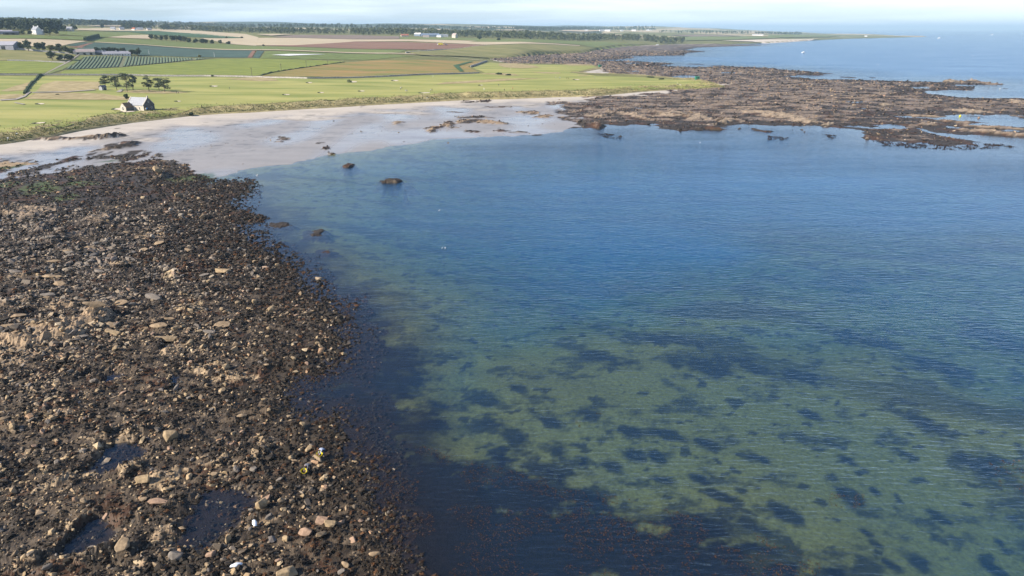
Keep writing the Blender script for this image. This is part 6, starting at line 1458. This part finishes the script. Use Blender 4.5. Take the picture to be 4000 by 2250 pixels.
# flags on the greens
for px, py, hp, lab in [(1691, 303, 8, "white marker post by the long wall on the middle links"), (1995, 273, 8, "flagstick on the green by the dry mound"), (2503, 356, 8, "white marker post at the dune edge near the point"), (2645, 330, 9, "thin flagstick on the green near the green hut"), (29, 540, 12, "white post on the dune edge at the far left"), (64, 527, 8, "small white post right of the far left one"), (1667, 383, 6, "small white post on the dune top in mid beach")]:
    c = hit(px, py); H_ = hp * math.hypot(c[0], c[1]) / 2850
    e = empty("marker_post", (c[0], c[1], gz1(c[0], c[1]) - 0.1), 0, label=lab, category="post")
    MB().tube([(0, 0, 0), (0, 0, H_)], [0.07, 0.05], 6).build("post", PM['white'], e)
    MB().solid([(0.05, -0.02, H_ - 0.5), (0.75, -0.02, H_ - 0.35), (0.05, -0.02, H_ - 0.1)], (0, 0.04, 0)).build("flag", PM['white'] if px < 1900 else M_yel, e)
# wind turbines on the skyline
for px, py, hp, lab in [(135, 106, 34, "white wind turbine above the wood at the upper left"), (2367, 131, 10, "tiny white mast turbine beside the far village")]:
    c = hit(px, py); dd = math.hypot(c[0], c[1]); H_ = hp * dd / 2850
    e = empty("wind_turbine", (c[0], c[1], c[2] - 0.5), -math.atan2(c[0], c[1]), label=lab, category="turbine")
    MB().tube([(0, 0, 0), (0, 0, H_ * 0.72)], [H_ * 0.025, H_ * 0.012], 8).build("tower", PM['white'], e)
    nc = MB().box(-H_ * 0.015, H_ * 0.015, -H_ * 0.03, H_ * 0.03, H_ * 0.705, H_ * 0.735).build("nacelle", PM['white'], e)
    for k in range(3):
        a = math.radians(20 + 120 * k); u = (math.sin(a), math.cos(a)); v = (math.cos(a), -math.sin(a)); L_ = H_ * 0.3; w = H_ * 0.014; zc = H_ * 0.72
        MB().solid([(-v[0] * w, -H_ * 0.034, zc - v[1] * w), (v[0] * w, -H_ * 0.034, zc + v[1] * w), (u[0] * L_ + v[0] * w * 0.3, -H_ * 0.034, zc + u[1] * L_ + v[1] * w * 0.3), (u[0] * L_, -H_ * 0.034, zc + u[1] * L_)], (0, -H_ * 0.004, 0)).build("blade", PM['white'], e)
# the far shore across the firth
M_hill = mat("far_hill", (0.06, 0.075, 0.045), 0.95, 0.001, var=0.15)
for az0, az1, D_, top_ in [(7, 19, 24000, 150), (19, 40, 34000, 40)]:
    A = np.radians(np.arange(az0, az1 + 0.1, 0.2)); Vv, Ff = [], []
    tt = np.linspace(0, 1, len(A))
    prof = top_ * np.sin(np.pi * np.clip(tt, 0.0, 1.0)) ** 0.7 * (0.7 + 0.5 * perlin(tt * 6, tt * 0 + D_ / 9000, 181))
    rows = [(D_, 0.0), (D_ + 1500, 0.7), (D_ + 3500, 1.0), (D_ + 7000, 0.2)]
    for dd, f_ in rows: Vv += [(math.sin(a) * dd, math.cos(a) * dd, max(-1.0, p * f_) - 0.5) for a, p in zip(A, prof)]
    nA = len(A)
    for r_ in range(3):
        for k in range(nA - 1): Ff.append((r_ * nA + k, r_ * nA + k + 1, (r_ + 1) * nA + k + 1, (r_ + 1) * nA + k))
    link("far_hills", mesh_np("far_hills", Vv, Ff, [M_hill], smooth=True), kind='structure')

# ------------------------------------------------------------------ haze
HZ = bpy.data.materials.new("sea_haze"); HZ.use_nodes = True
hn, hl = HZ.node_tree.nodes, HZ.node_tree.links; hn.clear()
ho = hn.new("ShaderNodeOutputMaterial"); hv = hn.new("ShaderNodeVolumePrincipled")
hv.inputs["Color"].default_value = (0.56, 0.80, 1.0, 1)
hv.inputs["Density"].default_value = 8.0e-5
hv.inputs["Anisotropy"].default_value = 0.0
hl.new(hv.outputs[0], ho.inputs["Volume"])
MB().box(-42000, 42000, -900, 43500, -10.5, 230).build("haze", HZ, kind='stuff', label="thin pale haze lying over land and sea", category="haze")
